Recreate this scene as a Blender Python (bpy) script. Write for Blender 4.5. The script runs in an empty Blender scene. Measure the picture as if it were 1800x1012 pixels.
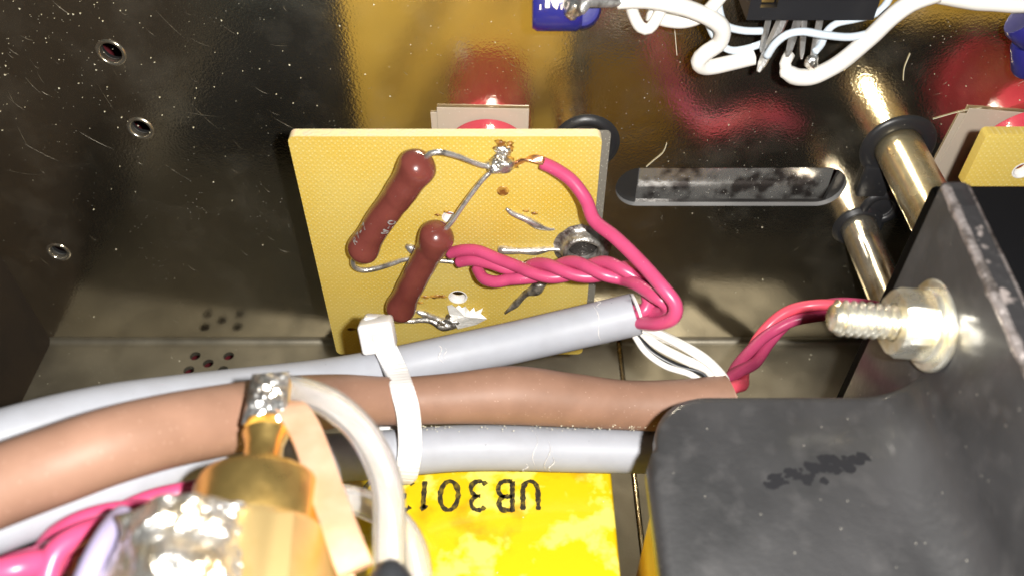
import bpy, bmesh, math, random
from mathutils import Vector, Matrix, noise, geometry
random.seed(7)
S = bpy.context.scene
COL = S.collection
PI = math.pi

# ------------------------------------------------------------------ camera, world, lamp, exposure
# 1 unit = 1 cm of the real chassis.  Back wall = plane y 0, chassis floor = plane z 0.
PITCH = 46.0
CAM = Vector((0.0, -11.21, 13.15))
FPX = 1500.0                                   # focal length in pixels of the 1800 px wide photograph
cd = bpy.data.cameras.new('camera')
cam = bpy.data.objects.new('camera', cd)
COL.objects.link(cam)
cam.location = CAM
cam.rotation_euler = (math.radians(90 - PITCH), 0, 0)
cd.sensor_fit = 'HORIZONTAL'
cd.sensor_width = 36.0
cd.lens = 36.0 * FPX / 1800.0
cd.clip_start = 0.05
cd.clip_end = 500
cd.dof.use_dof = True
cd.dof.focus_distance = 12.4
cd.dof.aperture_fstop = 0.31
S.camera = cam

FW = Vector((0, math.cos(math.radians(PITCH)), -math.sin(math.radians(PITCH))))
UP = Vector((0, math.sin(math.radians(PITCH)), math.cos(math.radians(PITCH))))
RT = Vector((1, 0, 0))

w = bpy.data.worlds.new('World')
S.world = w
w.use_nodes = True
w.node_tree.nodes['Background'].inputs[0].default_value = (0.42, 0.62, 0.66, 1)
w.node_tree.nodes['Background'].inputs[1].default_value = 0.055

ld = bpy.data.lights.new('phone_flash', 'POINT')
ld.energy = 12000
ld.shadow_soft_size = 0.16
ld.color = (1.0, 0.97, 0.92)
lo = bpy.data.objects.new('phone_flash', ld)
COL.objects.link(lo)
lo.location = CAM + RT * 0.95 + UP * 0.25

S.view_settings.view_transform = 'Standard'
S.view_settings.look = 'None'
S.view_settings.gamma = 1.0
S.view_settings.exposure = 0.0
S.cycles.max_bounces = 12
S.cycles.diffuse_bounces = 4
S.cycles.glossy_bounces = 6
S.cycles.transmission_bounces = 8
S.cycles.transparent_max_bounces = 12
S.cycles.sample_clamp_indirect = 80.0
S.cycles.blur_glossy = 2.0
S.cycles.caustics_reflective = True
S.cycles.use_denoising = True


# ------------------------------------------------------------------ places measured from the photograph
def ray(px, py):
    return FW + RT * ((px - 900) / FPX) + UP * ((506 - py) / FPX)
def P(px, py, d):
    return CAM + ray(px, py) * d
def PY(px, py, y):
    r = ray(px, py)
    return CAM + r * ((y - CAM.y) / r.y)
def PZ(px, py, z):
    r = ray(px, py)
    return CAM + r * ((z - CAM.z) / r.z)
def PX(px, py, x):
    r = ray(px, py)
    return CAM + r * ((x - CAM.x) / r.x)

BY = -2.3            # front face of the circuit boards


# ------------------------------------------------------------------ materials
def nd(nt, t, **kw):
    n = nt.nodes.new(t)
    for k, v in kw.items():
        setattr(n, k, v)
    return n

def mat(name, col, rough=0.5, metal=0.0, var=None, bump=None, rvar=None, spec=0.5, trans=0.0, ior=1.45, coat=0.0,
        specks=None, alpha=1.0, sss=0.0, stain=None):
    """var=(scale, colour2, low, high); bump=(scale, strength); specks=(scale, threshold, colour); stain=(scale, colour, low, high)"""
    m = bpy.data.materials.new(name)
    m.use_nodes = True
    nt = m.node_tree
    b = nt.nodes['Principled BSDF']
    I = b.inputs
    I['Roughness'].default_value = rough
    I['Metallic'].default_value = metal
    I['Specular IOR Level'].default_value = spec
    I['Transmission Weight'].default_value = trans
    I['IOR'].default_value = ior
    I['Coat Weight'].default_value = coat
    I['Coat Roughness'].default_value = 0.08
    I['Alpha'].default_value = alpha
    if sss:
        I['Subsurface Weight'].default_value = sss
        I['Subsurface Radius'].default_value = (0.12, 0.1, 0.1)
        I['Subsurface Scale'].default_value = 1.0
    tc = nd(nt, 'ShaderNodeTexCoord')
    L = nt.links.new
    c_out = None
    def noise_ramp(scale, lo_, hi_, detail=4.0, stretch=None, rot=None):
        n = nd(nt, 'ShaderNodeTexNoise')
        n.inputs['Scale'].default_value = scale
        n.inputs['Detail'].default_value = detail
        if stretch:
            mp = nd(nt, 'ShaderNodeMapping')
            mp.inputs['Scale'].default_value = stretch
            if rot:
                mp.inputs['Rotation'].default_value = rot
            L(tc.outputs['Object'], mp.inputs['Vector'])
            L(mp.outputs[0], n.inputs['Vector'])
        else:
            L(tc.outputs['Object'], n.inputs['Vector'])
        r = nd(nt, 'ShaderNodeMapRange')
        r.inputs['From Min'].default_value = lo_
        r.inputs['From Max'].default_value = hi_
        L(n.outputs['Fac'], r.inputs['Value'])
        return r.outputs['Result']
    def mixc(fac, a, bcol):
        mx = nd(nt, 'ShaderNodeMix', data_type='RGBA')
        L(fac, mx.inputs['Factor'])
        if a is None:
            mx.inputs['A'].default_value = (*col, 1)
        else:
            L(a, mx.inputs['A'])
        mx.inputs['B'].default_value = (*bcol, 1)
        return mx.outputs['Result']
    if var:
        c_out = mixc(noise_ramp(var[0], var[2], var[3]), c_out, var[1])
    if stain:
        c_out = mixc(noise_ramp(stain[0], stain[2], stain[3], 6.0), c_out, stain[1])
    if specks:
        v = nd(nt, 'ShaderNodeTexVoronoi')
        v.inputs['Scale'].default_value = specks[0]
        L(tc.outputs['Object'], v.inputs['Vector'])
        r = nd(nt, 'ShaderNodeMapRange')
        r.inputs['From Min'].default_value = specks[1]
        r.inputs['From Max'].default_value = specks[1] * 0.6
        L(v.outputs['Distance'], r.inputs['Value'])
        # only some of the cells carry a speck
        sx = nd(nt, 'ShaderNodeSeparateColor')
        L(v.outputs['Color'], sx.inputs[0])
        gt = nd(nt, 'ShaderNodeMath', operation='GREATER_THAN')
        gt.inputs[1].default_value = specks[3] if len(specks) > 3 else 0.7
        L(sx.outputs[0], gt.inputs[0])
        mu = nd(nt, 'ShaderNodeMath', operation='MULTIPLY')
        L(gt.outputs[0], mu.inputs[0]); L(r.outputs['Result'], mu.inputs[1])
        c_out = mixc(mu.outputs[0], c_out, specks[2])
        if metal > 0.5:
            ms = nd(nt, 'ShaderNodeMath', operation='SUBTRACT')
            ms.inputs[0].default_value = metal
            L(mu.outputs[0], ms.inputs[1]); L(ms.outputs[0], I['Metallic'])
    if c_out is None:
        I['Base Color'].default_value = (*col, 1)
    else:
        L(c_out, I['Base Color'])
    if rvar:
        rr = noise_ramp(rvar[0], 0.3, 0.7)
        r2 = nd(nt, 'ShaderNodeMapRange')
        r2.inputs['To Min'].default_value = rvar[1]
        r2.inputs['To Max'].default_value = rvar[2]
        L(rr, r2.inputs['Value']); L(r2.outputs['Result'], I['Roughness'])
    if bump:
        n = nd(nt, 'ShaderNodeTexNoise')
        n.inputs['Scale'].default_value = bump[0]
        n.inputs['Detail'].default_value = 3
        L(tc.outputs['Object'], n.inputs['Vector'])
        bp = nd(nt, 'ShaderNodeBump')
        bp.inputs['Strength'].default_value = bump[1]
        bp.inputs['Distance'].default_value = bump[2] if len(bump) > 2 else 0.02
        L(n.outputs['Fac'], bp.inputs['Height'])
        L(bp.outputs[0], I['Normal'])
    return m

def sheet_material(name, col, dark, rough, haze_=0.012):
    """passivated sheet steel: a mirror-like metal with orange-peel grain, smears, scratches and stuck dust"""
    m = bpy.data.materials.new(name)
    m.use_nodes = True
    nt = m.node_tree
    L = nt.links.new
    b = nt.nodes['Principled BSDF']
    I = b.inputs
    tc = nd(nt, 'ShaderNodeTexCoord')
    O = tc.outputs['Object']
    def noise_t(scale, detail=3, vec=None, rough_=0.5):
        n = nd(nt, 'ShaderNodeTexNoise')
        n.inputs['Scale'].default_value = scale
        n.inputs['Detail'].default_value = detail
        n.inputs['Roughness'].default_value = rough_
        L(vec if vec else O, n.inputs['Vector'])
        return n.outputs['Fac']
    def rng(v, a, c, lo_=0.0, hi_=1.0):
        r = nd(nt, 'ShaderNodeMapRange')
        r.inputs['From Min'].default_value = a
        r.inputs['From Max'].default_value = c
        r.inputs['To Min'].default_value = lo_
        r.inputs['To Max'].default_value = hi_
        L(v, r.inputs['Value'])
        return r.outputs['Result']
    def mth(op, a, c):
        q = nd(nt, 'ShaderNodeMath', operation=op)
        for k, v in enumerate((a, c)):
            if isinstance(v, (int, float)):
                q.inputs[k].default_value = v
            else:
                L(v, q.inputs[k])
        return q.outputs[0]
    # dust
    def dust(scale, th, keep):
        v = nd(nt, 'ShaderNodeTexVoronoi')
        v.inputs['Scale'].default_value = scale
        L(O, v.inputs['Vector'])
        sx = nd(nt, 'ShaderNodeSeparateColor')
        L(v.outputs['Color'], sx.inputs[0])
        return mth('MULTIPLY', rng(v.outputs['Distance'], th, th * 0.55), mth('GREATER_THAN', sx.outputs[0], keep))
    du = mth('MAXIMUM', dust(24, 0.2, 0.9), dust(6.5, 0.06, 0.9))
    du = mth('MULTIPLY', du, rng(noise_t(0.7, 4), 0.45, 0.66, 0.03, 1.0))
    film = mth('ADD', mth('MULTIPLY', rng(noise_t(0.8, 5, None, 0.65), 0.5, 0.8), 0.035), haze_)    # thin dry smears
    nonmet = mth('MAXIMUM', mth('MULTIPLY', du, 0.85), film)
    mx = nd(nt, 'ShaderNodeMix', data_type='RGBA')
    mx.inputs['A'].default_value = (*col, 1)
    mx.inputs['B'].default_value = (*dark, 1)
    L(rng(noise_t(0.7, 4), 0.35, 0.7), mx.inputs['Factor'])
    m2 = nd(nt, 'ShaderNodeMix', data_type='RGBA')
    L(du, m2.inputs['Factor'])
    L(mx.outputs['Result'], m2.inputs['A'])
    m2.inputs['B'].default_value = (0.62, 0.58, 0.46, 1)
    L(m2.outputs['Result'], I['Base Color'])
    L(mth('SUBTRACT', 1.0, nonmet), I['Metallic'])
    L(mth('ADD', rng(noise_t(1.3, 4), 0.3, 0.75, rough * 0.8, rough * 1.3), mth('MULTIPLY', nonmet, 0.4)), I['Roughness'])
    bp = nd(nt, 'ShaderNodeBump')
    bp.inputs['Strength'].default_value = 0.09
    bp.inputs['Distance'].default_value = 0.02
    L(mth('ADD', noise_t(26, 2), mth('MULTIPLY', du, 1.5)), bp.inputs['Height'])
    L(bp.outputs[0], I['Normal'])
    return m

def board_material():
    m = bpy.data.materials.new('glass_fibre_board')
    m.use_nodes = True
    nt = m.node_tree
    L = nt.links.new
    b = nt.nodes['Principled BSDF']
    I = b.inputs
    tc = nd(nt, 'ShaderNodeTexCoord')
    sp = nd(nt, 'ShaderNodeSeparateXYZ')
    L(tc.outputs['Object'], sp.inputs[0])
    def mth(op, a, c=0.0):
        q = nd(nt, 'ShaderNodeMath', operation=op)
        for k, v in enumerate((a, c)):
            if isinstance(v, (int, float)):
                q.inputs[k].default_value = v
            else:
                L(v, q.inputs[k])
        return q.outputs[0]
    n0 = nd(nt, 'ShaderNodeTexNoise'); n0.inputs['Scale'].default_value = 3.0
    L(tc.outputs['Object'], n0.inputs['Vector'])
    wob = mth('MULTIPLY', n0.outputs['Fac'], 0.05)
    fr = 2 * PI / 0.078
    sx = mth('SINE', mth('MULTIPLY', mth('ADD', sp.outputs['X'], wob), fr))
    sz = mth('SINE', mth('MULTIPLY', mth('ADD', sp.outputs['Z'], wob), fr))
    weave = mth('MULTIPLY', sx, sz)
    n1 = nd(nt, 'ShaderNodeTexNoise'); n1.inputs['Scale'].default_value = 16.0
    L(tc.outputs['Object'], n1.inputs['Vector'])
    wv = mth('MULTIPLY', mth('MAXIMUM', weave, 0.0), n1.outputs['Fac'])
    r = nd(nt, 'ShaderNodeMapRange')
    r.inputs['From Min'].default_value = 0.26; r.inputs['From Max'].default_value = 0.5
    L(wv, r.inputs['Value'])
    n2 = nd(nt, 'ShaderNodeTexNoise'); n2.inputs['Scale'].default_value = 0.8
    L(tc.outputs['Object'], n2.inputs['Vector'])
    mr = nd(nt, 'ShaderNodeMapRange'); mr.inputs['From Min'].default_value = 0.35; mr.inputs['From Max'].default_value = 0.7
    L(n2.outputs['Fac'], mr.inputs['Value'])
    mx = nd(nt, 'ShaderNodeMix', data_type='RGBA')
    mx.inputs['A'].default_value = (0.71, 0.58, 0.165, 1); mx.inputs['B'].default_value = (0.70, 0.51, 0.085, 1)
    L(mr.outputs['Result'], mx.inputs['Factor'])
    m2 = nd(nt, 'ShaderNodeMix', data_type='RGBA')
    L(mth('MULTIPLY', r.outputs['Result'], 0.65), m2.inputs['Factor'])
    L(mx.outputs['Result'], m2.inputs['A'])
    m2.inputs['B'].default_value = (0.95, 0.88, 0.5, 1)
    # rows of thread
    row = mth('MULTIPLY', mth('ADD', sz, 1.0), 0.07)
    m3 = nd(nt, 'ShaderNodeMix', data_type='RGBA')
    L(row, m3.inputs['Factor']); L(m2.outputs['Result'], m3.inputs['A'])
    m3.inputs['B'].default_value = (0.5, 0.29, 0.025, 1)
    L(m3.outputs['Result'], I['Base Color'])
    I['Roughness'].default_value = 0.38
    bp = nd(nt, 'ShaderNodeBump'); bp.inputs['Strength'].default_value = 0.13; bp.inputs['Distance'].default_value = 0.012
    L(weave, bp.inputs['Height']); L(bp.outputs[0], I['Normal'])
    tr = nd(nt, 'ShaderNodeBsdfTranslucent')                 # thin glass-fibre laminate lets light through
    tr.inputs['Color'].default_value = (0.98, 0.82, 0.34, 1)
    ms = nd(nt, 'ShaderNodeMixShader')
    ms.inputs[0].default_value = 0.42
    L(b.outputs[0], ms.inputs[1]); L(tr.outputs[0], ms.inputs[2])
    L(ms.outputs[0], nt.nodes['Material Output'].inputs['Surface'])
    return m

M = {}
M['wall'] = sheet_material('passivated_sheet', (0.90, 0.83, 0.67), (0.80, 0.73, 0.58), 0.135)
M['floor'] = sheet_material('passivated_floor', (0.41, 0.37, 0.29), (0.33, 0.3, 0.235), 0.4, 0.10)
M['side'] = mat('dark_side_steel', (0.022, 0.016, 0.012), 0.65, spec=0.2, var=(0.8, (0.03, 0.021, 0.014), 0.4, 0.65), bump=(14, 0.1))  # very dark brown steel, used over the whole side wall
M['board'] = board_material()
M['cut_laminate'] = mat('cut_laminate', (0.8, 0.68, 0.36), 0.7, var=(9, (0.85, 0.62, 0.4), 0.5, 0.65), bump=(22, 0.6, 0.02))
M['backing'] = mat('grey_insulating_sheet', (0.14, 0.13, 0.11), 0.45, specks=(40, 0.25, (0.5, 0.48, 0.4), 0.6))
M['rubber'] = mat('black_rubber', (0.018, 0.018, 0.02), 0.38, bump=(14, 0.15), specks=(16, 0.12, (0.35, 0.33, 0.3), 0.85))
M['gold_post'] = mat('yellow_passivated_steel', (0.86, 0.76, 0.52), 0.24, 0.93, var=(1.6, (0.66, 0.5, 0.28), 0.4, 0.65), rvar=(3, 0.2, 0.32), bump=(30, 0.05))
M['steel_post'] = mat('tarnished_plated_steel', (0.78, 0.72, 0.6), 0.26, 0.92, var=(2.0, (0.45, 0.36, 0.25), 0.45, 0.68), rvar=(3, 0.14, 0.3))
M['zinc'] = mat('yellow_zinc', (0.95, 0.92, 0.8), 0.34, 0.9, var=(3.0, (0.74, 0.62, 0.36), 0.45, 0.65), rvar=(5, 0.22, 0.42), bump=(18, 0.12))
M['tin'] = mat('tinned_lead', (0.78, 0.76, 0.74), 0.3, 0.85, var=(7, (0.32, 0.29, 0.26), 0.5, 0.7), bump=(20, 0.35))
M['solder'] = mat('solder', (0.86, 0.85, 0.83), 0.3, 0.95, var=(5, (0.5, 0.43, 0.33), 0.45, 0.72), bump=(11, 0.7, 0.04))
M['solder_cream'] = mat('blotchy_solder', (0.86, 0.84, 0.8), 0.27, 0.93, var=(3.2, (0.86, 0.72, 0.5), 0.46, 0.62), bump=(13, 0.9, 0.06))
M['eyelet_core'] = mat('dark_eyelet_core', (0.05, 0.045, 0.042), 0.4, 0.5, bump=(15, 0.8, 0.04), specks=(24, 0.2, (0.5, 0.47, 0.42), 0.7))  # darker core with pale specks inside the eyelet
M['white_flake'] = mat('bright_tin_flake', (0.9, 0.89, 0.86), 0.5, 0.2, bump=(12, 0.6, 0.03))
M['dull_solder'] = mat('dull_solder', (0.5, 0.48, 0.45), 0.42, 0.85, var=(8, (0.12, 0.1, 0.09), 0.42, 0.68), bump=(16, 0.6, 0.03))
M['flux'] = mat('burnt_flux', (0.16, 0.06, 0.012), 0.3, var=(9, (0.5, 0.28, 0.05), 0.4, 0.6), bump=(14, 0.4))
M['resistor'] = mat('red_brown_lacquer', (0.165, 0.042, 0.033), 0.24, var=(2.5, (0.125, 0.03, 0.024), 0.4, 0.7), bump=(5, 0.12), coat=0.25, specks=(18, 0.09, (0.4, 0.36, 0.33), 0.86))
M['print_grey'] = mat('grey_print', (0.3, 0.29, 0.28), 0.6, var=(20, (0.16, 0.05, 0.045), 0.5, 0.62))
M['pink'] = mat('pink_pvc', (0.46, 0.058, 0.145), 0.33, var=(4, (0.42, 0.05, 0.125), 0.4, 0.7), bump=(8, 0.06), specks=(22, 0.1, (0.8, 0.4, 0.5), 0.9))
M['rose'] = mat('rose_pvc', (0.78, 0.09, 0.14), 0.33, bump=(8, 0.06))
M['pillar'] = mat('pink_red_plastic', (0.62, 0.055, 0.095), 0.2, var=(2, (0.55, 0.04, 0.075), 0.4, 0.65), coat=0.3)
M['grey_pvc'] = mat('grey_pvc', (0.315, 0.325, 0.36), 0.5, var=(3, (0.29, 0.297, 0.325), 0.4, 0.7), spec=0.35, bump=(4, 0.12), specks=(7, 0.055, (0.1, 0.09, 0.08), 0.62), sss=0.05)
M['cut_pvc'] = mat('cut_pvc', (0.62, 0.6, 0.58), 0.6, bump=(20, 0.5))
M['brown'] = mat('brown_sleeve', (0.238, 0.134, 0.092), 0.54, var=(2.2, (0.2, 0.111, 0.075), 0.38, 0.68), spec=0.32, bump=(9, 0.14), specks=(30, 0.15, (0.5, 0.36, 0.28), 0.8))
M['white_pvc'] = mat('white_ptfe', (0.7, 0.68, 0.64), 0.35, bump=(10, 0.08), sss=0.1)
M['ice_pvc'] = mat('pale_blue_ptfe', (0.60, 0.68, 0.76), 0.28, trans=0.15, ior=1.35, bump=(10, 0.05))
M['black_pvc'] = mat('black_pvc', (0.015, 0.016, 0.018), 0.35)
M['lilac'] = mat('lilac_pvc', (0.27, 0.24, 0.36), 0.35)
M['nylon'] = mat('natural_nylon', (0.68, 0.665, 0.66), 0.32, sss=0.35, bump=(6, 0.08))
M['clear'] = mat('clear_sleeving', (0.95, 0.93, 0.91), 0.16, trans=0.86, ior=1.33, bump=(5, 0.1))
M['slot_shadow'] = mat('nylon_slot_shade', (0.5, 0.47, 0.44), 0.6)
M['film'] = mat('clear_film', (0.62, 0.54, 0.44), 0.3, trans=0.35, ior=1.3, specks=(20, 0.16, (0.85, 0.83, 0.78), 0.7))
M['brass'] = mat('brass', (0.84, 0.57, 0.19), 0.31, 0.95, var=(2.6, (0.78, 0.5, 0.15), 0.42, 0.66), rvar=(6, 0.26, 0.36), bump=(26, 0.08))
M['brass_hex'] = mat('bright_brass', (0.86, 0.62, 0.27), 0.38, 0.85, var=(2.6, (0.8, 0.52, 0.18), 0.45, 0.66))
M['copper'] = mat('bright_copper', (0.88, 0.55, 0.37), 0.45, 0.62, var=(2.5, (0.76, 0.42, 0.25), 0.4, 0.65), bump=(14, 0.2))
M['copper_wire'] = mat('copper_strands', (0.9, 0.5, 0.3), 0.28, 1.0)
M['black_paint'] = mat('black_enamel', (0.009, 0.009, 0.010), 0.3, spec=1.0, coat=0.35, var=(0.55, (0.03, 0.029, 0.031), 0.36, 0.66), stain=(3.5, (0.045, 0.043, 0.044), 0.52, 0.85), rvar=(1.3, 0.5, 0.64), bump=(13, 0.22, 0.015), specks=(8, 0.07, (0.3, 0.28, 0.24), 0.55))
M['black_paint'].node_tree.nodes['Principled BSDF'].inputs['Coat Roughness'].default_value = 0.17
M['scuffed_paint'] = mat('scuffed_black_enamel', (0.024, 0.023, 0.024), 0.45, stain=(4.5, (0.22, 0.19, 0.18), 0.6, 0.68), bump=(9, 0.5, 0.03))
M['bare_edge'] = mat('bare_steel_edge', (0.36, 0.32, 0.31), 0.45, 0.7, var=(5, (0.15, 0.13, 0.12), 0.5, 0.6), bump=(9, 0.8, 0.05))
M['yellow_film'] = mat('yellow_tape', (0.64, 0.44, 0.006), 0.3, var=(2.2, (0.78, 0.68, 0.12), 0.52, 0.6), stain=(1.3, (0.5, 0.25, 0.006), 0.56, 0.7), bump=(2.2, 0.3, 0.05), coat=0.4, specks=(6, 0.06, (0.95, 0.9, 0.6), 0.5))
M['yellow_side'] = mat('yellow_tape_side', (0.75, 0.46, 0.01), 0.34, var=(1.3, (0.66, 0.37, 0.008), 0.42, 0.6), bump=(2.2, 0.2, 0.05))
M['ink'] = mat('black_ink', (0.02, 0.016, 0.01), 0.5, var=(16, (0.12, 0.085, 0.01), 0.48, 0.62))
M['blue'] = mat('blue_sleeve', (0.018, 0.018, 0.15), 0.3, bump=(5, 0.15), coat=0.2)
M['cream_print'] = mat('cream_print', (0.8, 0.68, 0.55), 0.5)
M['black_case'] = mat('black_plastic_case', (0.012, 0.012, 0.014), 0.4, bump=(12, 0.1), specks=(10, 0.07, (0.3, 0.28, 0.25), 0.8))
M['scratch'] = mat('scratch', (0.2, 0.18, 0.14), 0.4, 0.3)
M['dust'] = mat('dust_grains', (0.72, 0.68, 0.52), 0.5)
M['dark_red'] = mat('dark_red_surface', (0.16, 0.015, 0.022), 0.6, var=(1.5, (0.1, 0.012, 0.018), 0.4, 0.6))
M['slot_steel'] = mat('dusty_bright_steel', (0.7, 0.68, 0.65), 0.2, 0.84, var=(0.9, (0.8, 0.78, 0.74), 0.4, 0.6), specks=(23, 0.17, (0.75, 0.73, 0.66), 0.75), stain=(2.4, (0.16, 0.14, 0.13), 0.46, 0.6), bump=(9, 0.25))
M['black_matt'] = mat('matt_black', (0.004, 0.004, 0.005), 0.7, spec=0.15)
M['dark_sheet'] = mat('dark_rear_sheet', (0.05, 0.048, 0.047), 0.36, 0.5)


# ------------------------------------------------------------------ building helpers
OFF = {}
def add(name, vf, m, parent=None, smooth=True, sharp=None):
    """vf = (world vertices, faces).  A top-level mesh gets its origin at its centre, a child that of its thing."""
    vs, fs = vf
    if parent is None:
        org = Vector((0, 0, 0))
        for v in vs:
            org += Vector(v)
        org /= max(1, len(vs))
    else:
        org = OFF[parent.name]
    me = bpy.data.meshes.new(name)
    me.from_pydata([tuple(Vector(v) - org) for v in vs], [], fs)
    me.materials.append(M[m] if isinstance(m, str) else m)
    if smooth:
        me.polygons.foreach_set('use_smooth', [True] * len(me.polygons))
        if sharp:
            me.set_sharp_from_angle(angle=math.radians(sharp))
    me.update()
    o = bpy.data.objects.new(name, me)
    COL.objects.link(o)
    if parent is None:
        o.location = org
    else:
        o.parent = parent
    OFF[o.name] = org
    return o

def tag(o, label=None, cat=None, group=None, kind=None):
    if label: o['label'] = label
    if cat: o['category'] = cat
    if group: o['group'] = group
    if kind: o['kind'] = kind
    return o

def thing(name, loc, label, cat, group=None):
    o = bpy.data.objects.new(name, None)
    COL.objects.link(o)
    o.location = loc
    o.empty_display_size = 0.1
    OFF[o.name] = Vector(loc)
    return tag(o, label, cat, group)

def join(*parts):
    vs, fs = [], []
    for v, f in parts:
        n = len(vs)
        vs += list(v)
        fs += [tuple(i + n for i in q) for q in f]
    return vs, fs

def smooth_path(pts, step=0.06):
    """Catmull-Rom through points that are (Vector, radius)"""
    out = []
    n = len(pts)
    for i in range(n - 1):
        p0 = pts[max(0, i - 1)]; p1 = pts[i]; p2 = pts[i + 1]; p3 = pts[min(n - 1, i + 2)]
        k = max(2, int((p2[0] - p1[0]).length / step))
        for j in range(k):
            t = j / k
            t2, t3 = t * t, t * t * t
            def cr(a, b, c, d):
                return 0.5 * ((2 * b) + (c - a) * t + (2 * a - 5 * b + 4 * c - d) * t2 + (3 * b - a - 3 * c + d) * t3)
            out.append((cr(p0[0], p1[0], p2[0], p3[0]), cr(p0[1], p1[1], p2[1], p3[1])))
    out.append(pts[-1])
    return out

def frames(path):
    T = []
    n = len(path)
    for i in range(n):
        a = path[max(0, i - 1)][0]; b = path[min(n - 1, i + 1)][0]
        T.append((b - a).normalized())
    ref = Vector((0, 0, 1)) if abs(T[0].z) < 0.9 else Vector((1, 0, 0))
    N = (ref - T[0] * ref.dot(T[0])).normalized()
    out = []
    for t in T:
        N = (N - t * N.dot(t)).normalized()
        out.append((t, N, t.cross(N)))
    return out

def sweep(path, seg=14, caps=True, wob=0.0, hollow=0.0):
    fr = frames(path)
    vs, fs = [], []
    for (p, r), (t, n, b) in zip(path, fr):
        for k in range(seg):
            a = 2 * PI * k / seg
            rr = r
            if wob:
                rr *= 1 + wob * noise.noise((p + n * math.cos(a) * 0.2 + b * math.sin(a) * 0.2) * 4.0)
            vs.append(p + n * (rr * math.cos(a)) + b * (rr * math.sin(a)))
    for i in range(len(path) - 1):
        for k in range(seg):
            k2 = (k + 1) % seg
            fs.append((i * seg + k, i * seg + k2, (i + 1) * seg + k2, (i + 1) * seg + k))
    if caps and not hollow:
        for i, s in ((0, -1), (len(path) - 1, 1)):
            c = len(vs)
            vs.append(path[i][0] + fr[i][0] * (s * path[i][1] * 0.25))
            for k in range(seg):
                k2 = (k + 1) % seg
                fs.append((c, i * seg + k2, i * seg + k) if s < 0 else (c, i * seg + k, i * seg + k2))
    if hollow:
        base = len(vs)
        for (p, r), (t, n, b) in zip(path, fr):
            for k in range(seg):
                a = 2 * PI * k / seg
                vs.append(p + (n * math.cos(a) + b * math.sin(a)) * (r * hollow))
        for i in range(len(path) - 1):
            for k in range(seg):
                k2 = (k + 1) % seg
                fs.append((base + i * seg + k2, base + i * seg + k, base + (i + 1) * seg + k, base + (i + 1) * seg + k2))
        for i, s in ((0, -1), (len(path) - 1, 1)):
            for k in range(seg):
                k2 = (k + 1) % seg
                q = (i * seg + k, base + i * seg + k, base + i * seg + k2, i * seg + k2)
                fs.append(q if s > 0 else q[::-1])
    return vs, fs

def pix(pts, r):
    """[(px, py, depth[, radius])] -> path of world points"""
    return [(P(q[0], q[1], q[2]), q[3] if len(q) > 3 else r) for q in pts]

def wire(pts, r, seg=12, step=0.05, caps=True, wob=0.0, hollow=0.0):
    return sweep(smooth_path(pix(pts, r), step), seg, caps, wob, hollow)

def lathe(prof, org, axis, seg=32, up=None):
    """prof = [(radius, distance along the axis)]"""
    axis = Vector(axis).normalized()
    ref = Vector(up) if up else (Vector((0, 0, 1)) if abs(axis.z) < 0.9 else Vector((1, 0, 0)))
    u = (ref - axis * ref.dot(axis)).normalized()
    v = axis.cross(u)
    vs, fs = [], []
    for r, h in prof:
        for k in range(seg):
            a = 2 * PI * k / seg
            vs.append(Vector(org) + axis * h + (u * math.cos(a) + v * math.sin(a)) * max(r, 1e-4))
    for i in range(len(prof) - 1):
        for k in range(seg):
            k2 = (k + 1) % seg
            fs.append((i * seg + k, i * seg + k2, (i + 1) * seg + k2, (i + 1) * seg + k))
    return vs, fs

def bm_out(bm):
    bmesh.ops.recalc_face_normals(bm, faces=bm.faces)
    vs = [v.co.copy() for v in bm.verts]
    bm.verts.index_update()
    fs = [tuple(v.index for v in f.verts) for f in bm.faces]
    bm.free()
    return vs, fs

def box(c, sx, sy, sz, bevel=0.03, rot=None, seg=2, taper=None):
    bm = bmesh.new()
    bmesh.ops.create_cube(bm, size=1)
    for v in bm.verts:
        v.co = Vector((v.co.x * sx, v.co.y * sy, v.co.z * sz))
        if taper and v.co.z > 0:
            v.co.x *= taper; v.co.y *= taper
    if bevel:
        bmesh.ops.bevel(bm, geom=list(bm.edges), offset=bevel, segments=seg, profile=0.5, affect='EDGES')
    mtx = Matrix.Translation(Vector(c)) @ (rot.to_4x4() if rot else Matrix.Identity(4))
    bmesh.ops.transform(bm, matrix=mtx, verts=bm.verts)
    return bm_out(bm)

def blob(c, sx, sy, sz, amp=0.25, freq=3.0, sub=3, rot=None, seed=0.0):
    bm = bmesh.new()
    bmesh.ops.create_icosphere(bm, subdivisions=sub, radius=1)
    for v in bm.verts:
        q = v.co * (1 + amp * noise.noise(v.co * freq * 0.5 + Vector((seed, seed, seed))))
        v.co = Vector((q.x * sx, q.y * sy, q.z * sz))
        if rot: v.co = rot @ v.co
        v.co += Vector(c)
    return bm_out(bm)

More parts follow.
